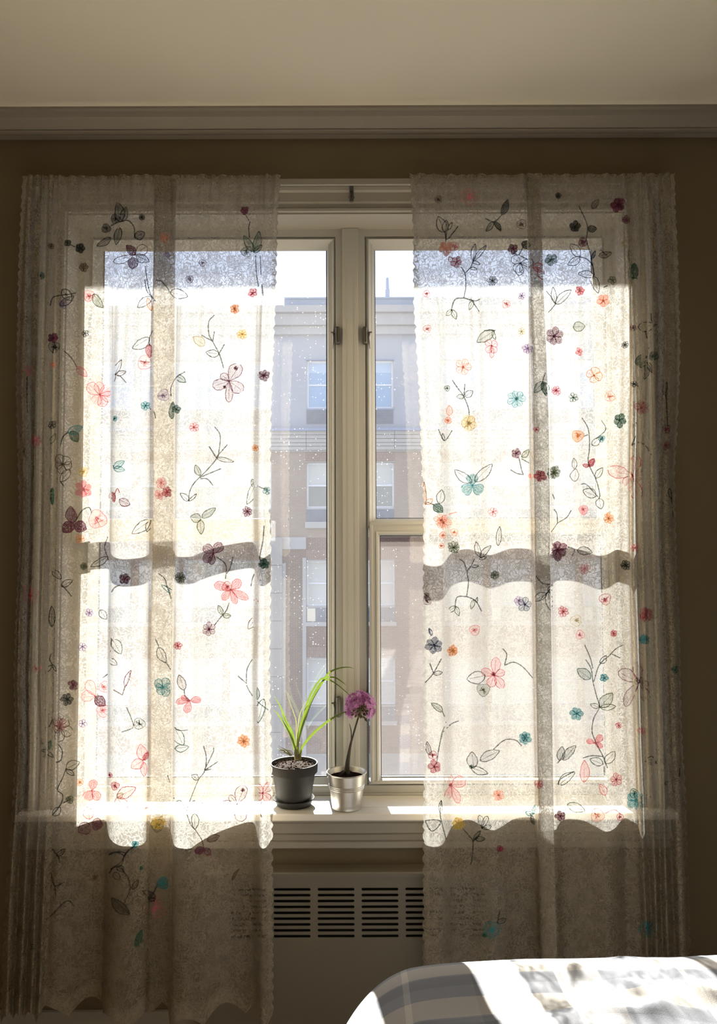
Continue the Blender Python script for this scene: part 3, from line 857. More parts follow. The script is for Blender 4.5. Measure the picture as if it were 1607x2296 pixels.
# ------------------------------------------------------------------ convector cover under the window
CY = -0.058
conv = thing('convector_cover', 'beige metal convector cover with slotted grille on wall below the window', 'radiator', (xof(790, -0.03), 0, 0))
zt = zof(1964, CY); zback = zt
cxl, cxr = xof(452, CY, 2000), xof(1130, CY, 2000)
def rrect(x0, x1, z0, z1, r, n=8, bottom=True):
    pts = []
    for (cx, cz, a0) in ((x1 - r, z1 - r, 0), (x0 + r, z1 - r, 90), (x0 + (r if bottom else 0.004), z0 + (r if bottom else 0.004), 180), (x1 - (r if bottom else 0.004), z0 + (r if bottom else 0.004), 270)):
        rr = r if (bottom or a0 < 180) else 0.004
        for k in range(n + 1):
            a = math.radians(a0 + 90 * k / n)
            pts.append((cx + rr * math.cos(a), cz + rr * math.sin(a)))
    return pts
bm = bmesh.new()
CZ0 = 0.05
out_pts = rrect(cxl, cxr, CZ0, zt, 0.040, 8, False)
def loop(pts, y):
    vs_ = [bm.verts.new((x, y, z)) for x, z in pts]
    return vs_, [bm.edges.new((vs_[i], vs_[(i + 1) % len(vs_)])) for i in range(len(vs_))]
ov, oe = loop(out_pts, CY)
alle = list(oe); slots = []
for c in range(-1, 5):
    x0 = xof(613 + 98.6 * c, CY, 2045); x1 = xof(613 + 98.6 * c + 83, CY, 2045)
    if x0 < cxl + 0.03: continue
    for r in range(9):
        zc_ = zof(1994 + 13.12 * r, CY); hh = 0.0036
        pts = []
        for k in range(7):
            a = math.radians(-90 + 180 * k / 6); pts.append((x1 - hh + hh * math.cos(a), zc_ + hh * math.sin(a)))
        for k in range(7):
            a = math.radians(90 + 180 * k / 6); pts.append((x0 + hh + hh * math.cos(a), zc_ + hh * math.sin(a)))
        sv, se = loop(pts, CY); slots.append(sv); alle += se
bmesh.ops.triangle_fill(bm, use_beauty=True, edges=alle)
for sv in slots:
    bk = [bm.verts.new((v.co.x, CY + 0.004, v.co.z)) for v in sv]
    for i in range(len(sv)):
        j = (i + 1) % len(sv); bm.faces.new((sv[i], sv[j], bk[j], bk[i]))
# rolled edge to the sides and top
prev = ov
for d, y in ((-0.003, CY + 0.002), (-0.005, CY + 0.006), (-0.005, -0.0005)):
    cx_, cz_ = (cxl + cxr) / 2, (zt + CZ0) / 2
    nv = []
    for (x, z) in out_pts:
        nv.append(bm.verts.new((x - d * (1 if x > cx_ else -1), y, z - d * (1 if z > cz_ else -1))))
    for i in range(len(prev)):
        j = (i + 1) % len(prev); bm.faces.new((prev[i], prev[j], nv[j], nv[i]))
    prev = nv
m = MB(); m.bm(bm); bm.free()
m.build('front_panel', M['cover'], conv)
m = MB(); m.box(cxl + 0.02, cxr - 0.02, CY + 0.014, CY + 0.02, CZ0 + 0.02, zt - 0.02)  # near-black sheet stands in for the shade behind the slots
m.build('slot_dark_sheet', M['dark'], conv)
m = MB()
zl = zof(1943, -0.004)
m.extrude_x([(-0.001, zl), (CY - 0.001, zt + 0.010), (CY - 0.004, zt + 0.007), (CY - 0.004, zt - 0.001), (CY + 0.004, zt - 0.001), (-0.001, zt + 0.004)], cxl + 0.006, xof(1108, CY, 1950))
m.build('top_lip', M['cover'], conv)

# ------------------------------------------------------------------ bed
bed = thing('bed', 'made bed with grey and white plaid cover in front of the window', 'bed', (0.75, -1.8, 0))
BX0, BX1, BY0, BY1, BZT = -0.100, 1.50, -3.0, -0.655, 0.662
R_ = 0.19
def duvet():
    ix0, ix1, iy0, iy1 = BX0 + R_, BX1 - R_, BY0 + R_, BY1 - R_
    drop = 0.34
    ext = R_ * PI / 2 + drop
    us = np.concatenate([np.linspace(ix0 - ext, ix0 + 0.55, 150), np.linspace(ix0 + 0.56, ix1 + ext, 110)])
    vs_ = np.concatenate([np.linspace(iy0 - ext, iy1 - 0.5, 70), np.linspace(iy1 - 0.49, iy1 + ext, 150)])
    V = []; UV = []
    for v in vs_:
        for u in us:
            ax = u - ix1 if u > ix1 else (u - ix0 if u < ix0 else 0.0)
            ay = v - iy1 if v > iy1 else (v - iy0 if v < iy0 else 0.0)
            d = math.hypot(ax, ay)
            bx = min(max(u, ix0), ix1); by = min(max(v, iy0), iy1)
            if d > 0:
                dx, dy = ax / d, ay / d
                th = min(d / R_, PI / 2)
                h = R_ * math.sin(th); dz = R_ * (1 - math.cos(th)) + max(0, d - R_ * PI / 2)
                nrm = Vector((dx * math.sin(th), dy * math.sin(th), math.cos(th)))
                p = Vector((bx + dx * h, by + dy * h, BZT - dz))
            else:
                nrm = Vector((0, 0, 1)); p = Vector((u, v, BZT))
            q1 = noise.noise(Vector((u * 4.0 + v * 2.2, v * 11.0 - u * 3.0, 0.3)))
            q2 = noise.noise(Vector((u * 13 - v * 9, v * 17 + u * 8, 4.1)))
            q3 = 1 - abs(noise.noise(Vector((u * 5.0 - v * 3.5 + 3, v * 6.0 + u * 4.0, 7.7)))) * 2
            side = min(1.0, max(0.0, (u - BX0 - 0.1) / 0.4))
            disp = (0.008 * q1 + 0.0045 * q2 + 0.016 * max(0, q3) ** 3) * side * (0.15 if v > iy1 else min(1.0, 0.15 + (iy1 - v) / 0.12)) + 0.004 * noise.noise(Vector((u * 2.1, v * 2.1, 9)))
            p.z -= 0.028 * math.exp(-(max(p.x, -0.06) - 0.035) / 0.075); V.append(tuple(p + nrm * disp)); UV.append((u, v))
    nu = len(us); nv = len(vs_)
    idx = np.arange(nu * nv).reshape(nv, nu)
    q = np.stack([idx[:-1, :-1], idx[:-1, 1:], idx[1:, 1:], idx[1:, :-1]], -1).reshape(-1, 4)
    me = bpy.data.meshes.new('duvet'); me.from_pydata(V, [], q.tolist()); me.materials.append(M['plaid'])
    ul = me.uv_layers.new(name='cloth'); li = np.zeros(len(me.loops), dtype=np.int32); me.loops.foreach_get('vertex_index', li)
    ul.data.foreach_set('uv', np.array(UV, dtype=np.float32)[li].ravel())
    me.polygons.foreach_set('use_smooth', [True] * len(me.polygons)); me.update()
    o = bpy.data.objects.new('duvet', me); COL.objects.link(o); put(o, bed)
duvet()
m = MB(); m.box(BX0 + 0.15, BX1 - 0.15, BY0 + 0.15, BY1 - 0.15, 0.30, BZT - 0.12, 0.04); m.build('mattress', M['mattress'], bed)
m = MB(); m.box(BX0 + 0.10, BX1 - 0.10, BY0 + 0.10, BY1 - 0.10, 0.14, 0.30, 0.006); m.build('bed_base', M['bedwood'], bed)
for xx in (BX0 + 0.15, BX1 - 0.15):
    for yy in (BY0 + 0.15, BY1 - 0.15):
        m = MB(); m.box(xx - 0.03, xx + 0.03, yy - 0.03, yy + 0.03, 0.0, 0.142, 0.004); m.build('leg', M['bedwood'], bed)

# ------------------------------------------------------------------ potted plants on the sill
def ribbon(pts, wmax, prof='leaf', n=10, curl=0.25, twist=0.0):
    """a grass blade: tapering strip with a shallow V cross-section"""
    c = catmull(pts, n); mm = MB(); N_ = len(c)
    for i, p in enumerate(c):
        t = i / (N_ - 1)
        tan = (c[min(i + 1, N_ - 1)] - c[max(i - 1, 0)]).normalized()
        side = tan.cross(Vector((math.sin(twist * t), -1, 0.2 * math.cos(t * 3)))).normalized()
        nn = side.cross(tan).normalized()
        w = wmax * (min(1, 0.55 + t * 2.0)) * (1 - t ** 3.0) ** 0.8 + 0.0002
        mm.v += [tuple(p - side * w), tuple(p + nn * (w * curl * 1.6)), tuple(p + side * w)]
    for i in range(N_ - 1):
        b = i * 3
        mm.face((b, b + 1, b + 4, b + 3)); mm.face((b + 1, b + 2, b + 5, b + 4))
    return mm

Z6 = lambda x, y, Y: at(600 + x / 6.042, 1460 + y / 6.042, Y)
pcx, pcy = xof(659, 0.022, 1760), 0.022
pot1 = thing('potted_grass', 'potted plant with long arching green blades in dark plastic pot on window sill', 'potted plant', (pcx, pcy, SILL_T))
sc = 0.0
rimr = (712.5 - 608.5) / 2 / F * 2.03
zr1 = zof(1709, pcy) - SILL_T
m = MB()
m.lathe([(0.030, 0.010), (0.0445, 0.011), (0.046, 0.016), (rimr * 0.90, zr1 - 0.026), (rimr * 0.915, zr1 - 0.0245), (rimr * 0.985, zr1 - 0.024), (rimr * 0.99, zr1 - 0.020), (rimr, zr1 - 0.002), (rimr * 0.99, zr1), (rimr * 0.955, zr1 - 0.0005), (rimr * 0.93, zr1 - 0.006), (rimr * 0.85, zr1 - 0.03), (0.042, 0.02)], pcx, pcy, SILL_T, 64)
m.build('pot', M['pot'], pot1, smooth='auto')
m = MB()
m.lathe([(0.0, 0.0005), (0.042, 0.0), (0.046, 0.002), (0.054, 0.016), (0.0555, 0.0175), (0.0545, 0.019), (0.0525, 0.018), (0.047, 0.0075), (0.045, 0.006), (0.0, 0.006)], pcx, pcy, SILL_T, 64)
m.build('saucer', M['pot'], pot1, smooth='auto')
m = MB()
zs = zr1 - 0.009
prf = [(0.0, zs + 0.006), (rimr * 0.35, zs + 0.0055), (rimr * 0.7, zs + 0.002), (rimr * 0.925, zs - 0.002)]
m.lathe(prf, pcx, pcy, SILL_T, 40); m.build('soil', M['soil'], pot1, smooth=True)
m = MB()
for i in range(420):
    a = rnd.uniform(0, 2 * PI); r = rimr * 0.88 * math.sqrt(rnd.random()); sz = rnd.uniform(0.0010, 0.0034)
    z = SILL_T + zs + 0.005 * (1 - (r / rimr)) + rnd.uniform(0, 0.003)
    ctr = Vector((pcx + r * math.cos(a), pcy + r * math.sin(a), z))
    ax = [Vector((rnd.uniform(-1, 1), rnd.uniform(-1, 1), rnd.uniform(-.6, .6))).normalized() * sz * rnd.uniform(.5, 1.3) for _ in range(3)]
    b = len(m.v); m.mat = rnd.choice((0, 0, 1))
    for sgn in (1, -1):
        for k in range(3): m.v.append(tuple(ctr + ax[k] * sgn))
    for f in ((0, 1, 2), (0, 2, 4), (0, 4, 5), (0, 5, 1), (3, 5, 4), (3, 4, 2), (3, 2, 1), (3, 1, 5)): m.face([b + i_ for i_ in f])
o = m.build('bark_mulch', [M['mulch'], M['soil']], pot1); o['kind'] = 'stuff'
blades = [
    ([(408, 1400), (425, 1180), (515, 890), (600, 660), (735, 430), (830, 295), (950, 236), (1080, 216), (1164, 234)], 0.0029, 'leaf', 0.012, -0.012),
    ([(395, 1400), (408, 1150), (480, 900), (565, 625), (690, 410), (780, 362), (900, 355), (1000, 410), (1064, 464)], 0.0025, 'leaf', 0.016, 0.0),
    ([(402, 1390), (430, 1120), (520, 830), (620, 590), (720, 430), (800, 385), (880, 412), (970, 475), (1060, 552), (1134, 622)], 0.0022, 'leaf', 0.022, 0.01),
    ([(440, 1400), (475, 1290), (600, 1132), (750, 1000), (870, 912), (1000, 842), (1104, 810)], 0.0031, 'leaf', 0.018, -0.02),
    ([(375, 1400), (330, 1195), (240, 1015), (150, 872), (72, 786)], 0.0027, 'leaf', 0.02, -0.012),
    ([(388, 1390), (340, 1125), (245, 935), (170, 745), (84, 606)], 0.0025, 'leaf', 0.026, 0.004),
    ([(372, 1300), (310, 1110), (225, 920), (185, 830)], 0.0020, 'leaf', 0.024, 0.012),
    ([(384, 1300), (386, 970), (350, 832), (290, 662), (252, 530)], 0.0010, 'leaf_pale', 0.026, 0.02),
    ([(392, 1240), (420, 935), (470, 772), (556, 636)], 0.0011, 'leaf_pale', 0.03, 0.03),
]
for pts, w, mt, ya, yb in blades:
    P3 = [Z6(x, y, ya + (yb - ya) * i / (len(pts) - 1)) for i, (x, y) in enumerate(pts)]
    ribbon(P3, w, twist=rnd.uniform(-.3, .3)).build('leaf', M[mt], pot1, smooth=True, fix=False)
for k in range(6):
    xx = 372 + k * 14
    ribbon([Z6(xx + 4, 1475, 0.016), Z6(xx, 1400, 0.014 + 0.003 * k), Z6(xx + rnd.uniform(-16, 16), 1310 - rnd.uniform(0, 60), 0.013 + 0.003 * k)], 0.0030, twist=0.5).build('leaf_sheath', M['sheath'], pot1, smooth=True, fix=False)
m = MB()
for k in range(16):
    x0 = rnd.uniform(300, 350); y0 = rnd.uniform(1400, 1440)
    m.tube([Z6(x0, y0, 0.01), Z6(x0 - rnd.uniform(20, 80), y0 - rnd.uniform(20, 70), 0.006), Z6(x0 - rnd.uniform(80, 190), y0 - rnd.uniform(40, 125), rnd.uniform(-.004, .012))], 0.0005, 4)
m.build('dry_tuft', M['leaf_pale'], pot1)

# galvanised pot with an allium
gcx, gcy = xof(777, 0.0, 1770), -0.002
pot2 = thing('potted_allium', 'purple globe flower on a dark stem in small galvanised metal pot on window sill', 'potted plant', (gcx, gcy, SILL_T))
gr = (821.5 - 732.5) / 2 / F * 2.0
gz = zof(1729, gcy) - SILL_T
gb = 0.0385
def gprof():
    p = [(0.0, 0.0025), (gb * 0.9, 0.0022), (gb * 0.965, 0.0), (gb * 1.01, 0.001), (gb, 0.004)]
    for k in range(1, 10):
        t = 0.04 + k * 0.055
        p.append((gb + (gr * 0.95 - gb) * t, gz * t))
    def rr(t, e): return (gb + (gr * 0.95 - gb) * t + e, gz * t)
    for t0 in (0.56, 0.605, 0.65):
        p += [rr(t0 - 0.016, 0), rr(t0 - 0.008, 0.0009), rr(t0, 0.0012), rr(t0 + 0.008, 0.0009), rr(t0 + 0.016, 0)]
    p += [rr(0.8, 0), rr(0.955, 0), (gr * 0.985, gz * 0.968), (gr, gz * 0.985), (gr * 0.992, gz), (gr * 0.96, gz * 0.992), (gr * 0.935, gz * 0.97), (gb * 1.06, gz * 0.45)]
    return p
m = MB(); m.lathe(gprof(), gcx, gcy, SILL_T, 72); m.build('pot', M['galv'], pot2, smooth='auto')
m = MB(); m.lathe([(0.0, gz * 0.86), (gr * 0.5, gz * 0.855), (gr * 0.90, gz * 0.84)], gcx, gcy, SILL_T, 40)
for i in range(120):
    a = rnd.uniform(0, 2 * PI); r = gr * 0.85 * math.sqrt(rnd.random()); sz = rnd.uniform(0.001, 0.0026)
    ctr = Vector((gcx + r * math.cos(a), gcy + r * math.sin(a), SILL_T + gz * 0.855))
    b = len(m.v)
    for d in ((1, 0, 0), (0, 1, 0), (0, 0, 1), (-1, 0, 0), (0, -1, 0)):
        m.v.append(tuple(ctr + Vector(d) * sz * rnd.uniform(.5, 1.3)))
    for f in ((0, 1, 2), (1, 3, 2), (3, 4, 2), (4, 0, 2)): m.face([b + i_ for i_ in f])
m.build('soil', M['soil'], pot2)
stem = catmull([Z6(x, y, yv) for x, y, yv in ((1072, 1660, 0.0), (1076, 1590, 0.0), (1082, 1510, 0.0), (1100, 1380, 0.0), (1130, 1230, 0.0), (1165, 1110, -0.002), (1205, 970, -0.004), (1248, 830, -0.005))], 8)
rad = [0.0075, 0.0068, 0.0062, 0.0045, 0.0030, 0.0025, 0.0024, 0.0025]
rr_ = np.interp(np.linspace(0, 7, len(stem)), range(8), rad)
m = MB(); m.tube(stem, list(rr_), 12); m.build('stem', M['stem'], pot2, smooth=True)
m = MB()
for k in range(14):
    a = rnd.uniform(0, 6.28); l = rnd.uniform(0.008, 0.024)
    b0 = Z6(1076, 1655, 0.0)
    m.tube([b0 + Vector((0, 0, 0.004)), b0 + Vector((math.cos(a) * l * .5, math.sin(a) * l * .5, 0.006)), b0 + Vector((math.cos(a) * l, math.sin(a) * l, 0.0))], [0.0022, 0.0014, 0.0006], 6)
m.build('root_tuft', M['stem'], pot2, smooth=True)
ribbon([Z6(1128, 1260, -0.004), Z6(1132, 1120, -0.006), Z6(1122, 1040, -0.006), Z6(1104, 975, -0.004)], 0.0013).build('dry_leaf', M['stem'], pot2, fix=False)
hc = Z6(1248, 755, -0.005)
HR = 0.039
core = MB()
core_o = None
for i in range(90):
    zz = 1 - 2 * (i + 0.5) / 90; ph_ = i * 2.39996
    rr2 = math.sqrt(1 - zz * zz); d = Vector((rr2 * math.cos(ph_), rr2 * math.sin(ph_), zz))
    core.tube([hc, hc + d * HR * 0.72], [0.0007, 0.0005], 4, False)
head = core.build('flower_head', M['capsule'], pot2)
def floret_mesh(mat, s):
    mm = MB()
    for k in range(6):
        a = 2 * PI * k / 6
        c, s_ = math.cos(a), math.sin(a); px_, py_ = -s_, c
        L0, wd = s, s * 0.30
        b = len(mm.v)
        mm.v += [(0, 0, 0), (c * L0 * .5 + px_ * wd, s_ * L0 * .5 + py_ * wd, s * .55), (c * L0, s_ * L0, s * .75), (c * L0 * .5 - px_ * wd, s_ * L0 * .5 - py_ * wd, s * .55)]
        mm.face((b, b + 1, b + 2)); mm.face((b, b + 2, b + 3))
    for k in range(4):
        a = 2 * PI * k / 4 + .4
        b = len(mm.v); mm.v += [(0, 0, 0), (math.cos(a) * s * .3 + .0004, math.sin(a) * s * .3, s * 1.25), (math.cos(a) * s * .3, math.sin(a) * s * .3 + .0004, s * 1.25)]
        mm.face((b, b + 1, b + 2))
    me = bpy.data.meshes.new('floret'); me.from_pydata(mm.v, [], mm.f); me.materials.append(mat); me.update()
    return me
fm = [floret_mesh(M['petal'], 0.0088), floret_mesh(M['petal_dark'], 0.0080), floret_mesh(M['petal'], 0.0074)]
def cap_mesh(mat, s):
    bm = bmesh.new(); bmesh.ops.create_uvsphere(bm, u_segments=6, v_segments=5, radius=s)
    for v in bm.verts: v.co.z *= 1.9; v.co.z += s * 1.5
    me = bpy.data.meshes.new('seed_capsule'); bm.to_mesh(me); bm.free(); me.materials.append(mat); me.update(); return me
cm = [cap_mesh(M['capsule'], 0.0022), cap_mesh(M['capsule_dark'], 0.0024)]
toward = (EYE - hc).normalized()
low = (Vector((0.05, -0.93, -0.36))).normalized()
hpw = parent_world(head)
def place(me, nm, p, d, roll):
    o = bpy.data.objects.new(nm, me); COL.objects.link(o); o.parent = head
    q = d.to_track_quat('Z', 'Y') @ __import__('mathutils').Quaternion((0, 0, 1), roll)
    o.rotation_mode = 'QUATERNION'; o.rotation_quaternion = q; o.location = p - hpw
for i in range(210):
    zz = 1 - 2 * (i + 0.5) / 210; ph_ = i * 2.39996
    rr2 = math.sqrt(1 - zz * zz); d = Vector((rr2 * math.cos(ph_), rr2 * math.sin(ph_), zz * 0.9 + 0.06)).normalized()
    jit = (d + Vector((rnd.uniform(-.2, .2), rnd.uniform(-.2, .2), rnd.uniform(-.2, .2)))).normalized()
    k = d.dot(low)
    if zz < -0.80: continue
    if k > 0.80 - rnd.uniform(0, .12):
        place(rnd.choice(cm), 'seed_capsule', hc + d * HR * rnd.uniform(.5, .8), jit, rnd.uniform(0, 6))
        if rnd.random() < .6: place(cm[1], 'seed_capsule', hc + jit * HR * rnd.uniform(.45, .75), jit, 0.)
    else:
        place(rnd.choice(fm), 'floret', hc + d * HR * rnd.uniform(.60, .98), jit, rnd.uniform(0, 6))
for dx, dz in ((0.012, -0.026), (0.016, -0.029), (0.017, -0.033), (0.010, -0.024), (0.014, -0.031)):
    place(cm[1], 'seed_capsule', hc + Vector((dx, -0.008, dz)), Vector((dx, -.3, dz)).normalized(), 0)

# ------------------------------------------------------------------ embroidery on the lace (motifs of thread lying on the cloth)
TC = {'K': (0.030, 0.034, 0.028), 'G': (0.03, 0.12, 0.075), 'D': (0.10, 0.13, 0.05), 'S': (0.05, 0.06, 0.04), 'T': (0.05, 0.30, 0.34),
      'P': (0.72, 0.24, 0.27), 'R': (0.50, 0.07, 0.10), 'M': (0.17, 0.028, 0.07), 'U': (0.30, 0.20, 0.42), 'O': (0.70, 0.30, 0.09),
      'Y': (0.68, 0.50, 0.13), 'B': (0.12, 0.07, 0.04), 'C': (0.80, 0.33, 0.23), 'N': (0.03, 0.05, 0.12), 'A': (0.55, 0.48, 0.30)}
_tm = {}
def tmat(c, f):
    """f None: the thread itself; 0..3: thin to dense fill stitching"""
    k = (c, f)
    if k not in _tm:
        a = 0.95 if f is None else (0.16, 0.30, 0.52, 0.78)[f]
        nm = 'thread_%s' % {'K': 'black_green', 'G': 'green', 'D': 'olive', 'S': 'sage', 'T': 'teal', 'P': 'pink', 'R': 'red', 'M': 'burgundy', 'U': 'lilac', 'O': 'orange', 'Y': 'yellow', 'B': 'brown', 'C': 'coral', 'N': 'navy', 'A': 'sand'}[c]
        _tm[k] = thread(nm + ('' if f is None else '_fill'), TC[c], a, 0.10)
    return _tm[k]

class Motif:
    def __init__(s, tree):
        s.tree = tree; s.V = []; s.F = []; s.MI = []; s.mats = []
    def hit(s, x, y, lift):
        d = ray(x, y)
        loc, nrm, idx, dist = s.tree.ray_cast(EYE, d, 5.0)
        if loc is None: return None
        if nrm.dot(d) > 0: nrm = -nrm
        return loc + nrm * lift
    def mi(s, m_):
        if m_ not in s.mats: s.mats.append(m_)
        return s.mats.index(m_)
    def stroke(s, pts, c, w=1.7, lift=0.0011):
        k = s.mi(tmat(c, None)); prev = None
        n = len(pts)
        for i, (x, y) in enumerate(pts):
            x0, y0 = pts[max(0, i - 1)]; x1, y1 = pts[min(n - 1, i + 1)]
            dx, dy = x1 - x0, y1 - y0; l_ = math.hypot(dx, dy) or 1
            ww = w * (0.5 + 0.12 * math.sin(i * 1.7 + x))
            a = s.hit(x - dy / l_ * ww, y + dx / l_ * ww, lift); b = s.hit(x + dy / l_ * ww, y - dx / l_ * ww, lift)
            if a is None or b is None: prev = None; continue
            if (a - b).length > 0.008: prev = None; continue
            ia = len(s.V); s.V += [tuple(a), tuple(b)]
            if prev is not None and (Vector(s.V[prev]) - a).length < 0.011:
                s.F.append((prev, prev + 1, ia + 1, ia)); s.MI.append(k)
            prev = ia
    def fill(s, ring, c, f, lift=0.0006):
        if f is None: return
        k = s.mi(tmat(c, f)); n = len(ring)
        cx = sum(p[0] for p in ring) / n; cy_ = sum(p[1] for p in ring) / n
        rows = [[s.hit(cx + (x - cx) * q, cy_ + (y - cy_) * q, lift) for x, y in ring] for q in (0.5, 1.0)]
        ctr = s.hit(cx, cy_, lift)
        idx = [[None if p is None else (s.V.append(tuple(p)) or len(s.V) - 1) for p in row] for row in rows]
        ci = None if ctr is None else (s.V.append(tuple(ctr)) or len(s.V) - 1)
        def add(f_):
            if any(i is None for i in f_): return
            P = [Vector(s.V[i]) for i in f_]
            if max((P[i] - P[i - 1]).length for i in range(len(P))) > 0.032 or max(p.y for p in P) - min(p.y for p in P) > 0.014: return
            s.F.append(tuple(f_)); s.MI.append(k)
        for i in range(n):
            j = (i + 1) % n
            add((ci, idx[0][i], idx[0][j])); add((idx[0][i], idx[1][i], idx[1][j], idx[0][j]))
    def leaf(s, x0, y0, x1, y1, w, c, f, vein=True, lw=1.9, rnd_tip=False):
        L_ = math.hypot(x1 - x0, y1 - y0) or 1
        ux, uy = (x1 - x0) / L_, (y1 - y0) / L_; nx, ny = -uy, ux
        n = max(7, int(L_ / 3.5)); sk = rnd.uniform(-.15, .15); p1, p2 = [], []
        for i in range(n + 1):
            t = i / n
            e = w * (math.sin(PI * t ** 0.85)) ** 0.8 if 0 < t < 1 else 0
            if rnd_tip: e = w * (math.sin(PI / 2 * t / 0.6) ** 1.1 if t < 0.6 else math.sqrt(max(0.0, 1 - ((t - 0.6) / 0.4) ** 2)))
            b = sk * L_ * math.sin(PI * t)
            e1 = e * (1 + rnd.uniform(-.07, .07)); e2 = e * (1 + rnd.uniform(-.07, .07))
            p1.append((x0 + ux * t * L_ + nx * (e1 + b * .4), y0 + uy * t * L_ + ny * (e1 + b * .4)))
            p2.append((x0 + ux * t * L_ - nx * (e2 - b * .4), y0 + uy * t * L_ - ny * (e2 - b * .4)))
        s.fill(p1 + p2[::-1][1:-1], c, f)
        s.stroke(p1, c, lw); s.stroke(p2, c, lw)
        if vein and w > 4:
            s.stroke([(x0 + ux * t * L_ * .85, y0 + uy * t * L_ * .85) for t in [i / 6 for i in range(7)]], c, 0.9)
            if f is not None and f >= 2:
                for q in (-.5, .5):
                    s.stroke([(x0 + ux * t * L_ + nx * w * q * math.sin(PI * t), y0 + uy * t * L_ + ny * w * q * math.sin(PI * t)) for t in [0.1 + .8 * i / 6 for i in range(7)]], c, 0.9)
    def disc(s, x, y, r, c, f, line=True):
        ring = []
        ph = rnd.uniform(0, 6)
        for i in range(18):
            a = 2 * PI * i / 18; rr = r * (1 + 0.10 * math.sin(3 * a + ph) + rnd.uniform(-.05, .05))
            ring.append((x + rr * math.cos(a), y + rr * math.sin(a)))
        s.fill(ring, c, f)
        if line:
            s.stroke(ring + ring[:1], c, 1.3)
            for k in range(3):
                pts = []
                for i in range(7):
                    a = ph + k * 2.1 + (i % 2) * PI + rnd.uniform(-.9, .9); rr = r * rnd.uniform(.1, .85); pts.append((x + rr * math.cos(a), y + rr * math.sin(a)))
                s.stroke([(p.x, p.y) for p in catmull([(a_, b_, 0) for a_, b_ in pts], 4)], c, 0.9)
    def flower(s, x, y, r, n, c, f):
        """small stitched flower: n filled petals, scribbled thread, a dark eye"""
        ph = rnd.uniform(0, 6)
        for i in range(n):
            a = ph + 2 * PI * i / n + rnd.uniform(-.12, .12); rr = r * rnd.uniform(.85, 1.1)
            s.leaf(x, y, x + rr * math.cos(a), y + rr * math.sin(a), max(1.6, r * min(.46, 1.5 / n + 0.10)), c, f, r > 9, 1.2, True)
        dk = {'P': 'R', 'C': 'R', 'O': 'B', 'Y': 'O', 'T': 'K', 'G': 'K', 'U': 'M', 'R': 'M'}.get(c, 'K')
        if r > 6: s.disc(x, y, r * .17, dk, 3, False)

def pieces(mo):
    """a motif broken by a fold of the cloth becomes one object per piece"""
    par = list(range(len(mo.V)))
    def find(a):
        while par[a] != a: par[a] = par[par[a]]; a = par[a]
        return a
    for f in mo.F:
        for b in f[1:]: par[find(b)] = find(f[0])
    isl = {}
    for f in mo.F:
        isl.setdefault(find(f[0]), set()).update(f)
    keys = list(isl); B = []
    for k in keys:
        P = np.array([mo.V[i] for i in isl[k]]); B.append((P.min(0), P.max(0)))
    g = list(range(len(keys)))
    def fg(a):
        while g[a] != a: a = g[a]
        return a
    for a in range(len(keys)):
        for b in range(a):
            gap = np.maximum(0, np.maximum(B[a][0] - B[b][1], B[b][0] - B[a][1]))
            sz = max((B[a][1] - B[a][0]).max(), (B[b][1] - B[b][0]).max())
            if np.sqrt((gap ** 2).sum()) <= max(0.018, 0.45 * sz): g[fg(a)] = fg(b)
    kid = {k: fg(i) for i, k in enumerate(keys)}
    out = {}
    for f, m_ in zip(mo.F, mo.MI):
        V_, F_, I_, mp = out.setdefault(kid[find(f[0])], ([], [], [], {}))
        for i in f:
            if i not in mp: mp[i] = len(V_); V_.append(mo.V[i])
        F_.append(tuple(mp[i] for i in f)); I_.append(m_)
    return [(v, f, i) for v, f, i, _ in out.values()]

def ops_of(line):
    """ops of one motif, grouped so that each group hangs together"""
    ops = []
    for op in line.split(';'):
        t = op.split()
        if not t: continue
        v = [float(q) for q in t[2:] if q != '-']
        seg = lambda x0, y0, x1, y1, r: [(x0 + (x1 - x0) * i / 8, y0 + (y1 - y0) * i / 8, r * math.sin(PI * i / 8) * .8) for i in range(9)]
        if t[0] == 's':
            b = [q for i in range(0, len(v) - 3, 2) for q in seg(v[i], v[i + 1], v[i + 2], v[i + 3], 0)]
        elif t[0] == 'l': b = seg(*v[:5])
        elif t[0] == 'p':
            q = v[2:] if t[4] == '-' else v[3:]
            b = [z for i in range(0, len(q) - 2, 3) for z in seg(v[0], v[1], q[i], q[i + 1], q[i + 2])]
        else: b = [(v[0], v[1], v[2] * .95)]
        ops.append((t, b))
    groups = []
    near = lambda b, c: any(math.hypot(x - x2, y - y2) < r + r2 + 6 for x, y, r in b for x2, y2, r2 in c)
    for t, b in ops:
        hit = [g for g in groups if any(near(b, c) for _, c in g)]
        new = [(t, b)]
        for g in hit: new = g + new; groups.remove(g)
        groups.append(new)
    return [[t for t, _ in g] for g in groups]

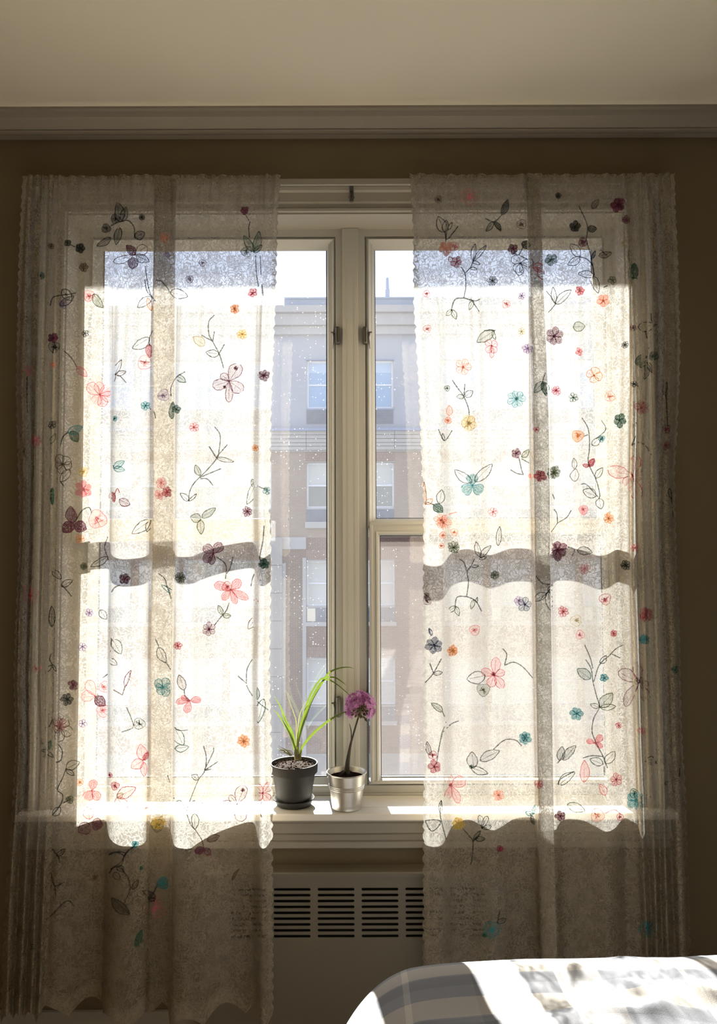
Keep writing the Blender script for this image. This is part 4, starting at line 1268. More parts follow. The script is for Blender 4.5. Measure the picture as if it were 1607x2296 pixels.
def emb(tree, root, tx, ty, sc, text):
    for grp in [g for line in text.strip().splitlines() for g in ops_of(line)]:
        mo = Motif(tree); kinds = set()
        for t in grp:
            k = t[0]; kinds.add(k)
            num = lambda i: float(t[i])
            X_ = lambda i: tx + num(i) / sc; Y_ = lambda i: ty + num(i) / sc
            if k == 's':
                pts = [(tx + float(t[i]) / sc, ty + float(t[i + 1]) / sc) for i in range(2, len(t) - 1, 2)]
                ln = sum(math.dist(pts[i], pts[i + 1]) for i in range(len(pts) - 1))
                nn = max(3, int(ln / 3.0 / (len(pts) - 1)))
                mo.stroke([(p.x, p.y) for p in catmull([(a, b, 0) for a, b in pts], nn)], t[1], 2.3)
            elif k == 'l':
                mo.leaf(X_(2), Y_(3), X_(4), Y_(5), num(6) / sc, t[1], int(t[7]) if len(t) > 7 else None)
            elif k == 'p':      # petals from one centre: p col x y f  tipx tipy w ...
                for i in range(5, len(t) - 2, 3):
                    mo.leaf(X_(2), Y_(3), X_(i), Y_(i + 1), num(i + 2) / sc, t[1], None if t[4] == '-' else int(t[4]), True, 1.6, True)
                mo.disc(X_(2), Y_(3), 2.2, t[1], 3, False)
            elif k == 'd':
                mo.disc(X_(2), Y_(3), num(4) / sc, t[1], int(t[5]) if len(t) > 5 else 2)
            elif k == 'f':
                mo.flower(X_(2), Y_(3), num(4) / sc, int(t[5]), t[1], int(t[6]) if len(t) > 6 else 2)
        if not mo.F: continue
        nm = 'embroidered_flower' if kinds & {'f', 'p', 'd'} else ('embroidered_leaf' if kinds == {'l'} else 'embroidered_sprig')
        for V_, F_, I_ in pieces(mo):
            me = bpy.data.meshes.new(nm); me.from_pydata(V_, [], F_)
            used = sorted(set(I_))
            for q in used: me.materials.append(mo.mats[q])
            me.polygons.foreach_set('material_index', [used.index(q) for q in I_]); me.update()
            o = bpy.data.objects.new(nm, me); COL.objects.link(o); put(o, root)

SC = 1607 / 660
emb(tree_l, curt_l, 0, 380, SC, """
l K 655 288 640 178 26 1;l K 668 285 690 205 20 1;d K 630 270 24 2;d K 580 322 24 2;s K 605 308 655 287 700 280 730 312 735 370;l K 655 318 635 412 20 1;l K 735 372 790 345 24 1;l K 606 372 530 418 18 1
p M 735 465 - 620 505 20 800 420 28;l M 738 468 690 415 22 3;l N 742 468 815 505 22 1;l U 725 480 722 545 28 3;s N 792 530 805 620 825 690 850 720
f K 775 262 18 6 2
f M 1335 225 24 5 3;s M 1340 250 1360 280
f K 438 430 30 5 3;f K 370 402 20 4 3;s K 385 412 412 425
f B 455 535 26 6 2
d G 225 580 20 2
f B 280 420 18 5 1
l G 1385 450 1330 362 20 1;l G 1385 450 1415 338 22 1;l G 1385 455 1432 412 14 1;d G 1345 450 28 0;s K 1362 372 1358 320 1366 285
s K 1395 470 1400 560 1412 640;s K 1420 470 1426 560 1436 690
s K 275 745 290 700 330 688 380 682 415 674;l K 340 655 390 715 24;l K 325 742 402 690 18;d U 345 735 22 1
d P 485 690 30 1;l D 510 680 562 755 22 1
s S 850 605 880 610 912 645 928 675;l S 930 668 1025 695 26
l S 828 698 752 754 22;l O 805 702 825 772 13 1;s S 790 600 800 660 830 700
f O 1280 762 28 6 2
f Y 1322 900 28 7 2
f R 1380 675 27 5 2
f M 1440 1125 32 7 2
f M 1350 1868 28 8 2
s S 1170 795 1140 830 1140 900 1160 940 1195 1005 1220 1085;s S 1160 940 1170 885;s S 1195 1005 1224 955;s S 1160 938 1098 905;l S 1195 1010 1124 998 20;l A 1116 962 1055 915 24 1
p M 1250 1155 1 1312 1066 36 1326 1210 32 1160 1186 30 1248 1272 20 1204 1118 20;d M 1287 1085 10 3;d M 1225 1188 8 3
s S 835 870 815 920 815 965;l S 815 920 722 978 26;l R 814 955 816 1028 18 2
d P 790 1055 38 0
l B 630 1120 665 1040 15;l B 630 1120 690 1103 13;l B 630 1118 625 1158 7;s B 630 1120 660 1132 690 1166
s K 1010 1105 965 1135 935 1190 935 1240;l G 965 1122 1015 1162 17 1
l G 938 1362 946 1268 18 2;f G 962 1310 26 5 2
d U 893 1232 31 1
f T 793 1290 27 6 2;s K 815 1305 842 1325 850 1360
d T 628 1360 13 2
p P 545 1230 1 480 1170 32 510 1280 30 600 1190 32 620 1250 30 570 1295 28 540 1160 28
f K 465 895 20 5 1
f M 290 920 26 5 3;d K 296 970 28 0;s K 296 945 290 1005
l P 420 1078 476 1130 20 1;s B 350 990 390 1030 420 1080
d C 290 1065 14 1
f P 1058 1408 27 7 1
f O 1395 1520 20 6 2
l T 370 1437 450 1405 22 1;l G 385 1432 425 1488 24 2;s K 372 1434 345 1460 330 1512
f P 195 1480 38 7 1
f K 285 1395 22 5 1;s K 140 1470 135 1510 128 1545
l T 622 1630 680 1592 17 1;l T 622 1632 682 1642 16 1;s K 622 1630 616 1580
s S 1170 1405 1200 1450 1195 1530 1180 1580 1120 1650 1060 1710 1035 1760 1030 1810;s S 1180 1575 1140 1512;s S 1180 1570 1240 1503;l S 1180 1575 1276 1596 11;l D 1092 1672 1065 1613 16 1;s S 1090 1682 1140 1660 1206 1633;s S 1092 1688 1130 1690 1162 1726;l S 1030 1810 984 1768 15;l S 1030 1810 1072 1770 7
f P 880 1710 32 6 1;f R 912 1762 30 6 2;f P 870 1775 28 6 1
l R 612 1758 625 1818 18 3;s R 628 1772 642 1742 655 1766;l M 652 1802 710 1830 22 1;s P 612 1818 606 1990
l D 1402 1702 1348 1828 24;l D 1392 1738 1376 1690 16 1;s K 1400 1718 1430 1740 1462 1746;s K 1480 1722 1485 1756
f T 1455 1754 24 5 1
d Y 455 1650 25 1
f P 455 1745 48 6 2
l G 285 1738 286 1832 8 3;s K 235 1708 265 1730 275 1752
l M 400 1930 384 1838 29 2;l M 400 1930 343 1980 30 3;l M 405 1935 472 1965 32 3;s K 408 1925 448 1862 486 1846 500 1876
d P 532 1910 50 1
l D 1100 1902 1176 1848 19 1;l D 1096 1908 1038 1896 25 1;l D 1092 1912 1097 1992 20 1
l K 820 1914 720 1988 26;l K 820 1918 800 1978 15;s K 820 1914 832 1982
p B 345 1610 - 310 1560 26 380 1575 26 390 1625 24 330 1660 26 300 1620 22
l B 382 1640 332 1705 22;s K 330 1702 350 1730
d P 155 1100 26 1;s K 150 1130 148 1330
l D 275 1500 300 1440 10
d U 1035 600 20 1;d U 1105 510 18 0
l U 905 455 925 480 10 1;d C 897 372 26 1
""")
emb(tree_l, curt_l, 0, 1150, SC, """
f O 437 143 27 6 1
s K 590 130 572 190 594 260 596 330;l K 590 240 494 292 18
f M 680 360 30 5 3;s K 656 394 625 410 602 450
p M 1165 220 2 1208 165 27 1108 182 25 1112 268 24 1150 284 18;s K 1180 240 1220 268 1235 300 1230 360;s K 1272 240 1256 300 1236 332
f G 1440 278 30 6 3;s K 1440 70 1435 150 1420 240 1426 262;s K 1412 292 1382 350 1370 400
f D 457 292 21 7 2
f D 985 355 31 9 2
l K 283 318 337 360 18;l K 338 402 396 368 17;s K 335 392 362 420 390 456
l K 280 622 280 508 15 0
f P 165 450 58 8 0
s S 865 330 900 360 916 410 956 522;l T 882 392 932 440 8;s S 905 400 940 420
p P 1258 418 2 1168 390 24 1312 365 25 1212 474 20 1356 470 20 1288 498 17;d R 1238 402 26 0
l D 1213 556 1190 504 13 1;l D 1215 558 1260 562 13 1;s K 1250 490 1236 530 1210 562 1170 612
f M 1140 635 40 6 1
f U 487 545 23 6 1
f R 972 725 24 6 2
s B 610 680 606 750 594 850;l S 615 690 662 770 26;l B 600 800 640 830 16
l S 866 733 906 818 23;s S 850 690 868 730;s S 905 816 930 850 945 890
l R 1400 500 1400 452 12 1;s B 1400 500 1405 560 1395 662;l B 1404 568 1354 634 20
s K 1392 780 1350 850 1345 932;s K 1345 930 1298 890;s G 1345 940 1370 985 1420 1042 1462 1076;l G 1406 1020 1404 952 10 1;l G 1438 1015 1410 1147 22
l M 682 950 716 858 12;s B 668 996 682 950;s B 620 965 666 992
p T 890 950 1 848 915 24 920 905 24 938 950 22 915 1000 24 868 990 22 850 950 18
l B 1006 968 978 884 22 1;s K 1006 962 1010 1000 1034 1022
p P 1035 1025 2 962 1034 17 1097 1020 18 1016 1092 20 990 1000 14
f M 398 940 28 5 2
f K 365 1018 34 6 2
p P 520 1000 0 478 914 28 443 1005 30;l M 518 1005 576 1052 28 3
d P 562 1080 34 1;d P 570 950 30 0
s K 265 1060 236 1090 242 1140 256 1186 286 1126
s K 140 1190 190 1220 240 1270 260 1300;l G 258 1302 234 1342 13 1;l G 260 1300 276 1242 10 1;l K 258 1302 222 1296 8 1;l K 260 1302 290 1335 8
p B 330 1170 - 300 1120 24 370 1130 28 390 1210 30 320 1250 26 295 1190 20;s K 320 1262 340 1300 332 1350 306 1362
f P 330 1155 40 6 0
l G 958 1180 1002 1270 29;l G 955 1286 1030 1276 20;s K 950 1165 975 1186 1025 1185
s S 690 1060 716 1120 726 1170 665 1196;d S 760 1150 30 0
f O 1330 1245 36 8 2
l P 780 1350 765 1262 27 1;l P 780 1352 716 1392 28 1;l R 784 1350 806 1304 12 2;l P 785 1360 786 1440 17 1
s K 1110 1270 1125 1340 1115 1410 1080 1460 1040 1560 1018 1625;s S 1115 1402 1160 1312 1166 1280;s S 1115 1406 1188 1358;s S 1115 1406 1152 1398;l S 1082 1455 1044 1432 15
s S 945 1590 985 1570 1015 1630 1040 1700 1066 1732;l K 1018 1628 1060 1568 9;l S 1060 1640 1062 1728 20;l S 1082 1612 1134 1590 18 0;s S 915 1430 938 1500 952 1560
p M 1295 1590 0 1336 1488 31 1198 1606 31 1322 1684 33 1252 1540 17;d M 1325 1512 10 2
p R 1435 1530 1 1396 1484 20 1476 1470 22 1470 1570 22 1398 1562 20;s B 1430 1575 1414 1612 1430 1662;s B 1414 1612 1390 1626;s B 1430 1575 1395 1700
p P 502 1515 2 516 1456 22 462 1562 28 542 1566 24
d R 630 1490 22 2;l R 640 1552 742 1500 30 0;l P 640 1552 692 1630 34 0;l A 640 1555 672 1530 14 1
d R 600 1432 14 2
l K 360 1396 434 1360 25;l K 360 1400 405 1432 13;s K 360 1396 340 1450 315 1510 342 1540 332 1590 286 1650
d D 380 1565 20 2;s K 345 1582 372 1568;l K 288 1650 330 1606 20
l P 490 1672 474 1604 28 1;l M 492 1700 428 1742 34 1;l M 500 1690 562 1704 34 2
f Y 865 1690 42 9 2;d D 860 1705 34 1
l B 1130 1790 1197 1762 19 1;s B 1066 1732 1100 1785 1112 1832;l M 1110 1830 1062 1852 21 2;l M 1115 1832 1150 1866 18 1
d T 738 1808 18 3;s K 735 1815 690 1852 665 1900 640 1920 605 1946;s K 690 1855 640 1850 590 1872;l K 640 1925 676 1960 16
s K 285 1830 320 1880 326 1912;l K 310 1872 356 1834 12
d C 795 1610 14 1
f U 450 1150 24 5 0
f U 450 730 24 6 0
d O 436 1470 18 0
s S 240 470 240 800;d P 200 850 22 0;s S 280 760 270 800 285 830;l K 280 830 250 880 8;l K 285 830 310 865 8
s K 590 880 560 900
l K 545 530 585 580 20
""")
emb(tree_l, curt_l, 0, 1780, SC, """
s K 580 342 620 318 660 325 676 345 660 392 620 402 598 434;s K 676 345 700 312 735 286;l K 622 428 656 468 17;s K 660 400 700 460 710 520 680 592;l K 706 656 610 566 28 1;l K 722 520 756 470 12
d T 890 485 32 2;s K 862 492 826 560 794 592;l K 852 560 778 530 15 1;l K 850 572 800 584 8 1
d P 840 622 58 0
l G 738 832 770 742 16 2
s K 280 430 300 500 352 480;s K 300 500 306 562
s K 274 672 320 620 370 582 406 612
l B 1264 472 1306 408 6 2
d G 770 405 9 2
d B 520 455 12 1
l G 160 830 195 836 14 0
""")
emb(tree_r, curt_r, 900, 380, SC, """
l K 236 344 198 258 28;l K 236 345 244 278 18;s K 236 345 250 382 308 310;l K 255 330 275 290 8
f C 240 432 42 5 2;d P 286 420 24 1;s K 245 345 240 400
f R 300 505 34 5 2;l R 275 505 258 478 12;s K 325 532 346 570 350 640 340 702
l N 390 500 400 406 12;l N 390 500 462 414 12;s K 346 566 380 532 390 500;l K 375 542 412 546 7;l N 388 505 430 518 9
s K 340 702 292 710 270 772;s K 340 702 400 718 430 708;s K 380 708 402 745 425 776;l D 275 766 242 798 13;l D 275 766 296 818 13;l D 390 716 370 768 12
l K 545 250 580 164 17 2;s K 545 250 505 286 455 268;l K 500 286 460 338 14 1;l K 505 285 542 338 12 2
d P 368 150 44 0;d B 200 165 18 0
f K 855 143 18 7 2
f M 1180 195 42 5 3;s K 1160 180 1205 210
f M 1225 275 24 6 2
d B 655 300 25 0;l B 1040 215 1075 165 16 1
s K 968 200 1000 270 1015 322 1005 395;l K 1015 322 1065 325 18 2
f K 945 312 34 5 3
d M 990 398 24 2;s K 1010 400 1030 460 1052 580
f M 608 435 30 5 3;l K 655 405 705 415 22 3;s K 612 455 640 466 668 412;s K 640 466 690 496
p N 650 510 - 600 480 24 620 560 26 690 560 28 720 510 24 640 580 22
s R 715 542 726 516 760 516 776 560 770 600;s R 740 530 745 580 775 606;l R 720 540 770 555 14 1
f G 815 493 36 5 2
f K 495 607 30 6 1
l N 972 476 918 408 25;l N 975 480 906 522 21;s N 972 476 1010 490 1040 522 1050 582;l N 1050 582 964 568 19;l N 1050 584 1072 676 20;l N 1034 490 1056 444 8 2
l B 1075 472 1145 455 17 1;s K 1085 440 1120 470
f D 1150 605 24 5 1;s K 1125 635 1100 645
l G 1258 602 1270 512 25 3;s K 1245 410 1240 480 1256 542;s K 1256 590 1286 596;l A 1200 412 1246 396 18 1
f P 973 662 28 6 3
f C 1100 718 36 5 2
s S 840 735 810 690 788 664;l S 840 735 924 658 22;l S 836 730 826 642 15;s S 840 735 800 782
d P 570 735 22 0
f U 657 690 20 6 1
l D 505 880 410 944 27 1;s K 450 880 512 880;l D 498 884 512 930 9
p P 490 962 0 460 935 18 520 945 20 515 1000 18 465 1000 18 490 1030 12
f M 832 910 52 6 2
l D 935 862 1002 856 27 1
f U 688 978 30 7 2
f P 968 995 22 4 2
f K 1220 958 20 7 1
s K 1360 785 1364 830 1392 850;l K 1288 862 1384 848 26;f M 1262 865 17 5 1
s K 1330 882 1346 980 1332 1032;l G 1335 1042 1272 1055 36 2;d G 1374 1020 24 2;l K 1338 1050 1368 1112 12 1;l S 1328 1068 1326 1145 20 1
f C 335 1080 48 5 1
f T 627 1252 52 7 1
l G 772 1158 726 1220 20 1;l G 772 1158 790 1235 20 3;s K 770 1158 785 1110
f R 843 1208 28 8 1
f G 937 1245 27 6 1
p O 1050 1125 0 1010 1110 22 1060 1080 24 1095 1130 24 1050 1165 24
d D 247 1195 15 1
s K 275 1150 310 1200 340 1240 364 1300 370 1342;l S 346 1240 390 1210 18;l D 340 1246 298 1240 12;s K 340 1240 346 1172
f Y 368 1385 50 5 1;d A 368 1385 38 1
l C 256 1345 258 1288 17 1;d C 252 1370 18 2
f R 1310 1300 42 5 1
f G 1190 1370 40 5 3
d C 1135 1240 28 0;s K 1270 1170 1290 1185;f K 1268 1170 18 5 0
d M 1442 1420 22 1;d M 1442 1508 22 1
s K 1440 1170 1446 1240 1452 1400;l K 1446 1160 1440 1250 12
s K 985 1355 1020 1420 1026 1520 1020 1600 1060 1690 1080 1770 1076 1800;d O 962 1455 32 2;s S 996 1456 1020 1448
l R 1022 1622 1052 1578 16 3;l R 1022 1622 988 1612 10 2
l S 1060 1686 1096 1628 16;l S 1062 1784 990 1752 25;l S 1076 1796 1088 1854 21;s S 1072 1788 1012 1722 978 1718
l B 944 1704 952 1634 24;l S 944 1636 940 1576 14
d T 1090 1470 18 2;l S 1040 1506 1082 1464 18;s S 1060 1472 1112 1420 1090 1370
f M 625 1550 28 5 2;l D 656 1572 696 1528 15 1;s K 640 1572 655 1640 665 1666;s K 655 1580 696 1602;s K 594 1640 630 1660 665 1666
f R 757 1672 35 5 3
f D 830 1655 40 8 2
d C 710 1675 16 2;s K 800 1730 825 1780 832 1800
p T 388 1725 2 388 1660 32 328 1760 32 446 1760 32;l S 384 1708 288 1640 25;l S 400 1704 494 1608 25
p R 1260 1670 0 1124 1640 34 1284 1556 28 1324 1668 25 1222 1734 30 1292 1806 33
s B 1256 1502 1300 1490 1340 1520 1366 1558;s K 1260 1502 1282 1420 1276 1370;s K 1260 1502 1250 1600
l G 174 1830 224 1872 23 3;s B 140 1816 175 1830;l S 206 1826 218 1748 21
l O 132 1832 124 1706 9 1;l O 134 1826 170 1800 14
f C 215 1915 38 6 1;s C 230 1890 300 1870
f P 497 1870 26 6 0
d P 993 1858 25 2
f O 1128 1905 30 7 2
s S 850 1930 846 1880 830 1855;s S 850 1930 900 1900 926 1860;s S 850 1930 814 1980
d P 135 680 18 0;d P 140 870 20 0
s S 200 1420 232 1480 275 1425;l S 232 1482 222 1440 6
d R 738 1420 14 1
f A 655 885 20 6 0
l K 1460 1740 1470 1800 8;s K 1470 1790 1480 1900
""")
emb(tree_r, curt_r, 900, 1150, SC, """
f C 228 52 40 5 1;d C 222 122 18 1;d C 216 180 14 1;d C 286 106 20 0
f D 283 188 36 9 2
l K 430 240 408 158 16;l K 430 246 488 178 14;l K 425 252 464 240 8;s K 400 250 380 290 358 322 365 382 355 456;s K 358 322 340 272 313 250;s K 355 456 302 460 290 512;s K 355 456 405 480 438 538;l D 295 510 246 542 13;l D 295 510 312 562 13;l D 396 474 380 525 11;l K 386 296 422 290 7;l K 410 490 415 460 5
l S 525 180 534 74 14
f D 508 340 26 6 2
f M 850 205 56 6 3
s S 905 185 945 200 930 236;l S 958 205 1042 216 22 1
f P 1000 305 32 6 1
f P 1272 190 24 6 1
f K 1225 285 28 8 2
f N 673 500 40 5 1;f U 640 480 28 5 0
s K 735 345 770 385 812 394 800 430 760 470;l K 792 440 722 482 20;l S 800 430 812 532 18;l K 800 430 822 392 10
f R 882 538 30 8 1
f R 1335 557 42 5 2
f T 1322 690 30 5 2
f R 1155 658 20 6 2
f N 178 722 48 6 2;s N 162 672 150 630;l N 165 668 150 630 8
f O 278 752 32 7 2
d M 140 480 22 1;d B 136 450 14 1
p P 505 885 1 436 858 22 515 788 25 562 868 20 553 958 23 482 950 25;l K 458 888 356 908 34;d R 500 880 10 2
d D 448 965 34 1
s S 560 832 572 772 550 740;s S 560 832 610 815 660 840 718 902
s K 125 932 170 880 216 796;s K 175 876 154 820;l K 175 880 222 870 11
s S 1005 800 1035 850 1045 920 1065 1000 1080 1060 1050 1120 1040 1190 1060 1250 1100 1330 1122 1392;l G 1032 906 958 852 27 1;l D 1082 1060 1150 984 30 1;l D 1080 1060 1030 1044 13;l D 1084 1062 1168 1056 17
f T 1105 900 23 5 3
s S 1050 920 1080 830 1130 780 1170 740 1212 720;l S 1084 822 1116 778 14;s S 1145 770 1192 792;s S 1000 720 1030 790 1045 850
p P 1055 1256 2 1094 1212 18 1010 1244 14 1098 1278 14
s K 1100 1330 1040 1325 988 1338;l S 1100 1372 1028 1344 21;l S 1108 1366 1162 1302 23;s S 1105 1382 1106 1432
l P 1112 1542 1084 1480 18 0;f R 1170 1455 36 5 1
p M 1295 925 0 1182 866 33 1288 812 26 1344 1034 25 1222 1056 25 1345 945 24;d B 1297 918 22 1
f T 955 1095 38 6 2
f T 672 1228 38 6 2;f N 672 1228 20 5 1
f R 1183 1160 18 6 1
l D 222 1086 163 1038 16 1;s S 222 1086 240 1140 220 1200 200 1300 190 1372;s S 225 1196 270 1152 312 1135;s O 240 1140 256 1075
f R 178 1385 38 5 2;l B 155 1322 140 1248 14 1;d R 170 1322 22 0
l S 395 1392 384 1304 30 0;l S 430 1352 534 1298 26 0;l S 380 1390 472 1422 20;s K 500 1290 560 1240 620 1240 656 1272;d G 380 1385 10 2
p P 268 1488 1 246 1426 25 348 1456 32 312 1584 21 240 1562 20;d R 266 1486 9 3
l S 860 1352 876 1274 22 1;l S 880 1350 952 1268 21 1;s K 848 1366 870 1340 880 1310
s S 850 1482 870 1450 942 1410;l S 855 1485 946 1416 24
f C 528 1540 33 7 1
f R 750 1480 26 6 1;s K 738 1530 742 1570
l T 716 1645 742 1586 15 2;l T 714 1645 676 1632 12 1;s K 715 1692 702 1640;l K 710 1650 722 1700 10
f M 865 1655 30 5 3
l D 904 1590 1002 1626 25 0
d C 1070 1650 36 0;s P 1110 1640 1160 1620 1200 1650
d R 1190 1660 18 0
f T 1280 1570 56 5 2;d G 1270 1530 24 1;s K 1310 1545 1356 1542 1350 1582
s K 130 1680 150 1722 172 1736 205 1705 208 1680 170 1675 130 1680;s S 215 1570 210 1650 240 1782;l S 212 1640 215 1568 9
f Y 310 1695 38 6 3;s K 335 1725 370 1765 390 1795 385 1890 375 1920
p K 440 1720 - 425 1650 14 470 1655 14 490 1710 12;s K 390 1795 430 1750;l K 402 1778 456 1778 13;l K 395 1785 430 1735 10
s K 1395 1370 1362 1328 1330 1360;l S 1330 1360 1390 1365 12
d G 1492 855 18 1;s K 1515 1395 1515 1442
l P 995 1470 998 1350 26 1
d P 400 640 28 0;d A 952 588 30 0;d P 975 665 24 0
d R 1110 470 30 0
l K 1435 1480 1455 1470 8;f P 1310 1190 24 5 0
d R 540 1835 14 1
""")
emb(tree_r, curt_r, 900, 1780, 1607 / 707, """
d T 460 690 40 0;s K 485 656 500 594;l K 485 656 532 636 13;d G 425 718 12 2
f T 1255 685 48 6 1
d M 500 278 15 1
""")

# ------------------------------------------------------------------ the building across the street
BY = 20.4
bp_ = lambda px, py, dy=0.0: at(px, py, BY + dy)
bz = lambda py, dy=0.0: zof(py, BY + dy, 790)
bxx = lambda px, dy=0.0: xof(px, BY + dy, 1148)
bl = thing('apartment_building', 'apartment building across the street with grey top floor above brick floors', 'building', (bxx(785), BY + 4, -9.0))
GZ = -9.0
X0, X1 = bxx(60), bxx(1500)
# wall slabs
cols = [(687, 776), (793, 884)]
rows_ = [(808, 916), (1037, 1139), (1257, 1359), (1476, 1581)]
def wallband(nm, mat, z0, z1, xa, xb, holes, y0=0.0, th=0.35):
    """one storey of facade with the window openings left open"""
    mm = MB(); xs = sorted(holes); cur = xa
    for (ha, hb, ka, kb) in xs:
        mm.box(cur, ha, BY + y0, BY + y0 + th, z0, z1)
        mm.box(ha, hb, BY + y0, BY + y0 + th, kb, z1); mm.box(ha, hb, BY + y0, BY + y0 + th, z0, ka)
        cur = hb
    mm.box(cur, xb, BY + y0, BY + y0 + th, z0, z1)
    return mm.build(nm, mat, bl)
def more_cols():
    out = list(cols)
    for off in (305, 510, -276, -482):
        out += [(a + off, b + off) for a, b in cols]
    return out
def holes_for(r, more=True):
    zt_, zb_ = bz(rows_[r][0]), bz(rows_[r][1])
    h = [(bxx(a), bxx(b), zb_, zt_) for a, b in cols]
    if more:
        h += [(bxx(a), bxx(b), zb_, zt_) for a, b in more_cols()[len(cols):]]
    return h
wallband('upper_wall', M['stucco'], bz(966), bz(752), X0, X1, holes_for(0))
wallband('tan_brick_wall', M['brick_tan'], bz(1205), bz(1013), X0, X1, holes_for(1))
wallband('brick_wall', M['brick_red'], bz(1428), bz(1205), X0, X1, holes_for(2))
wallband('brick_wall', M['brick_red'], bz(1690), bz(1428), X0, X1, holes_for(3))
m = MB(); m.box(X0, X1, BY, BY + 0.35, GZ, bz(1690)); m.build('ground_floor_wall', M['stone_grey'], bl)
m = MB(); m.box(X0, X1, BY + 3.2, BY + 3.5, GZ, bz(760)); m.build('back_wall', M['dark'], bl)
m = MB(); m.box(bxx(600), bxx(633), BY - 0.12, BY + 0.02, GZ, bz(1205)); m.build('corner_pier', M['stone_grey'], bl)
for k in range(9):
    za_ = bz(1205 + k * 62); zb2 = bz(1205 + k * 62 + 61)
    m = MB(); m.box(bxx(599), bxx(634), BY - 0.19, BY - 0.12, zb2, za_, 0.01); m.build('pier_stone', M['stone_grey'], bl)
m = MB(); m.box(bxx(678.5), bxx(686.5), BY - 0.08, BY, GZ, bz(1250)); m.build('stone_strip', M['stone'], bl)
m = MB(); m.box(bxx(633), bxx(641), BY - 0.10, BY, GZ, bz(1262)); m.build('stone_strip', M['stone'], bl)
m = MB(); m.box(bxx(612), bxx(686), BY - 0.06, BY, bz(1231), bz(1204)); m.build('stone_panel', M['stone'], bl)
m = MB(); m.box(X0, X1, BY, BY + 3.5, bz(752), bz(751)); m.build('roof_slab', M['stone_grey'], bl)
for (ya, yb, dy, mat) in ((692, 707, 0.36, 'stone'), (707.5, 733, 0.24, 'stone'), (733.5, 752, 0.14, 'stone')):
    m = MB(); m.box(X0 - dy * .4, X1, BY - dy, BY + 0.4, bz(yb), bz(ya), 0.01); m.build('cornice_course', M[mat], bl)
m = MB(); m.box(bxx(637), bxx(1420), BY - 0.1, BY + 3.0, bz(692), bz(670.5)); m.build('penthouse', M['roofmetal'], bl)
m = MB(); m.box(bxx(636.5), bxx(1421), BY - 0.14, BY + 3.04, bz(673), bz(669.5)); m.build('penthouse_coping', M['roofmetal'], bl)
m = MB(); a0 = bp_(868.5, 672, 1.0); a1 = bp_(868.5, 611, 1.0)
m.lathe([(0.075, 0.0), (0.07, (a1.z - a0.z) * .55), (0.055, (a1.z - a0.z) * .57), (0.045, (a1.z - a0.z) * .95), (0.005, (a1.z - a0.z))], a0.x, a0.y, a0.z - 0.15, 10)
m.build('roof_mast', M['roofmetal'], bl)
m = MB(); m.box(X0, X1, BY - 0.30, BY, bz(968.5), bz(963)); m.build('ledge', M['ledge'], bl)
ys = [968.5, 977, 985.5, 994, 1001.5, 1010]
joints = [60, 200, 300, 400, 500, 590, 687, 885, 990, 1095, 1200, 1305, 1410, 1500]
for i in range(5):
    for j in range(len(joints) - 1):
        m = MB(); d = 0.20 - 0.025 * i
        m.box(bxx(joints[j] + .4), bxx(joints[j + 1] - .4), BY - d, BY + 0.05, bz(ys[i + 1] - 0.8), bz(ys[i]), 0.008); m.build('band_stone', M['stone'], bl)
m = MB(); m.box(X0, X1, BY - 0.04, BY + .05, bz(1013.5), bz(966)); m.build('band_backing', M['stone_grey'], bl)
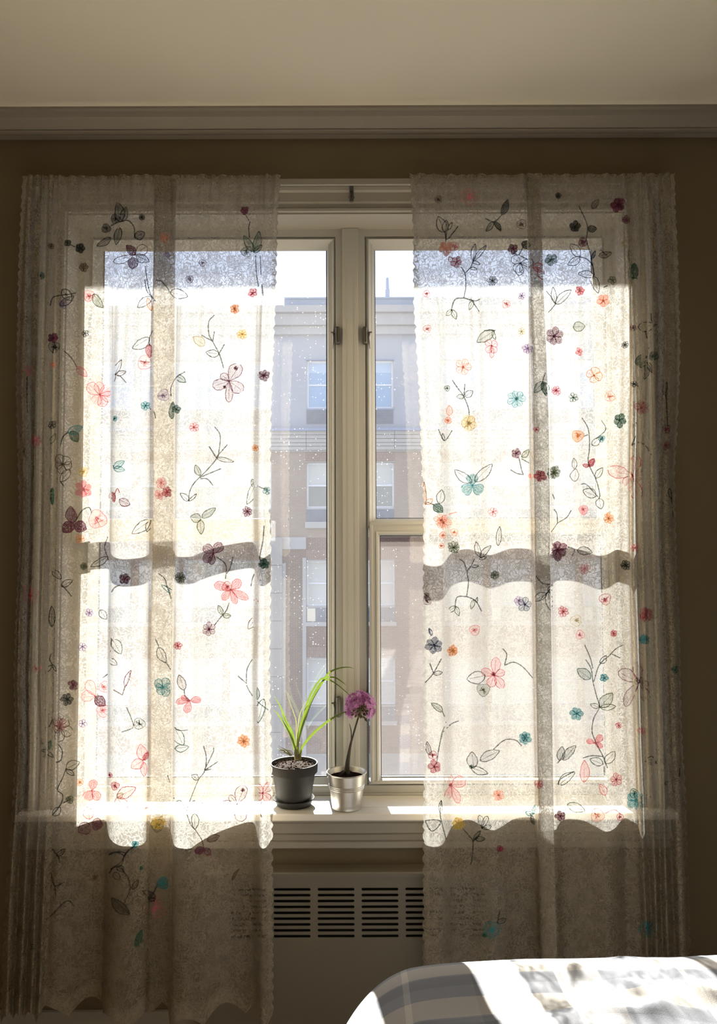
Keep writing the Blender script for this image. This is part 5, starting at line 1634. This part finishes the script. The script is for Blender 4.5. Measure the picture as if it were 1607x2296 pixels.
for (a, b) in more_cols():
    for r, (yt, yb) in enumerate(rows_):
        xa, xb = bxx(a), bxx(b); z1_, z0_ = bz(yt), bz(yb)
        m = MB(); fw = 0.055 if r else 0.065
        y = BY + 0.09
        m.ring(xa, xb, z0_, z1_, [(0, y + 0.08), (0, y), (fw, y), (fw, y + 0.08)])
        zm = bz((yt + yb) / 2)
        m.box(xa + fw, xb - fw, y + 0.005, y + 0.05, zm - 0.025, zm + 0.025)
        wo = m.build('window', M['far_frame'], bl)
        for (p0, p1, nm) in ((z0_ + fw, zm - 0.025, 0), (zm + 0.025, z1_ - fw, 1)):
            m = MB(); m.box(xa + fw, xb - fw, y + 0.03, y + 0.04, p0, p1)
            m.build('pane', M['far_glass_sky_tint' if r == 0 else ('far_blind' if (r in (2, 3) or nm == 1) else 'far_glass')], wo)
        zs_ = z1_ - fw - (z1_ - z0_) * (0.20 if r < 2 else 0.30)
        m = MB(); m.box(xa + fw, xb - fw, y + 0.026, y + 0.030, zs_, z1_ - fw)
        m.build('blind', M['far_blind_blue' if r == 0 else 'far_blind'], wo)
        # frame shadow lip, air-conditioner grille and sill under each window
        m = MB(); m.box(xa - 0.03, xb + 0.03, BY - 0.03, BY + .02, z1_, z1_ + 0.03); m.build('lintel_lip', M['ledge' if r == 0 else 'stone_grey'], bl)
        g1 = bz(yb + 3); g0 = bz((950, 1170, 1394, 1616)[r])
        m = MB(); m.box(xa, xb, BY - 0.03, BY + 0.02, bz(yb + 3), z0_, 0.004); m.build('window_sill', M['ledge' if r == 0 else 'stone'], bl)
        m = MB(); m.box(xa, xb - 0.02, BY - 0.02, BY + .02, g0, g1)
        ac = m.build('grille', M['far_ac'], bl)
        if r == 2:
            m = MB(); m.box(xa + 0.02, xa + 0.27, BY - 0.04, BY - .02, g0 + .02, g1 - 0.02); m.build('grille_panel', M['far_tan'], ac)
        m = MB()
        for k in range(1, 7):
            zk = g0 + (g1 - g0) * k / 7; m.box(xa + .02, xb - .04, BY - 0.03, BY - 0.02, zk - 0.008, zk + 0.008)
        m.build('louvres', M['far_ac'], ac)
        if r:
            m = MB(); m.box(xa - 0.04, xb + 0.04, BY - 0.10, BY + .02, bz((0, 1184, 1403, 1625)[r]), g0); m.build('stone_sill', M['stone'], bl)
            m = MB(); m.box(xa - 0.02, xb + 0.02, BY - 0.015, BY + .02, z1_ + 0.03, bz((0, 1014, 1232, 1450)[r])); m.build('soldier_course', M['soldier'], bl)
m = MB(); m.box(-60, 60, 0.4, 60, GZ - 0.2, GZ); struct(m.build('street', M['asphalt']))
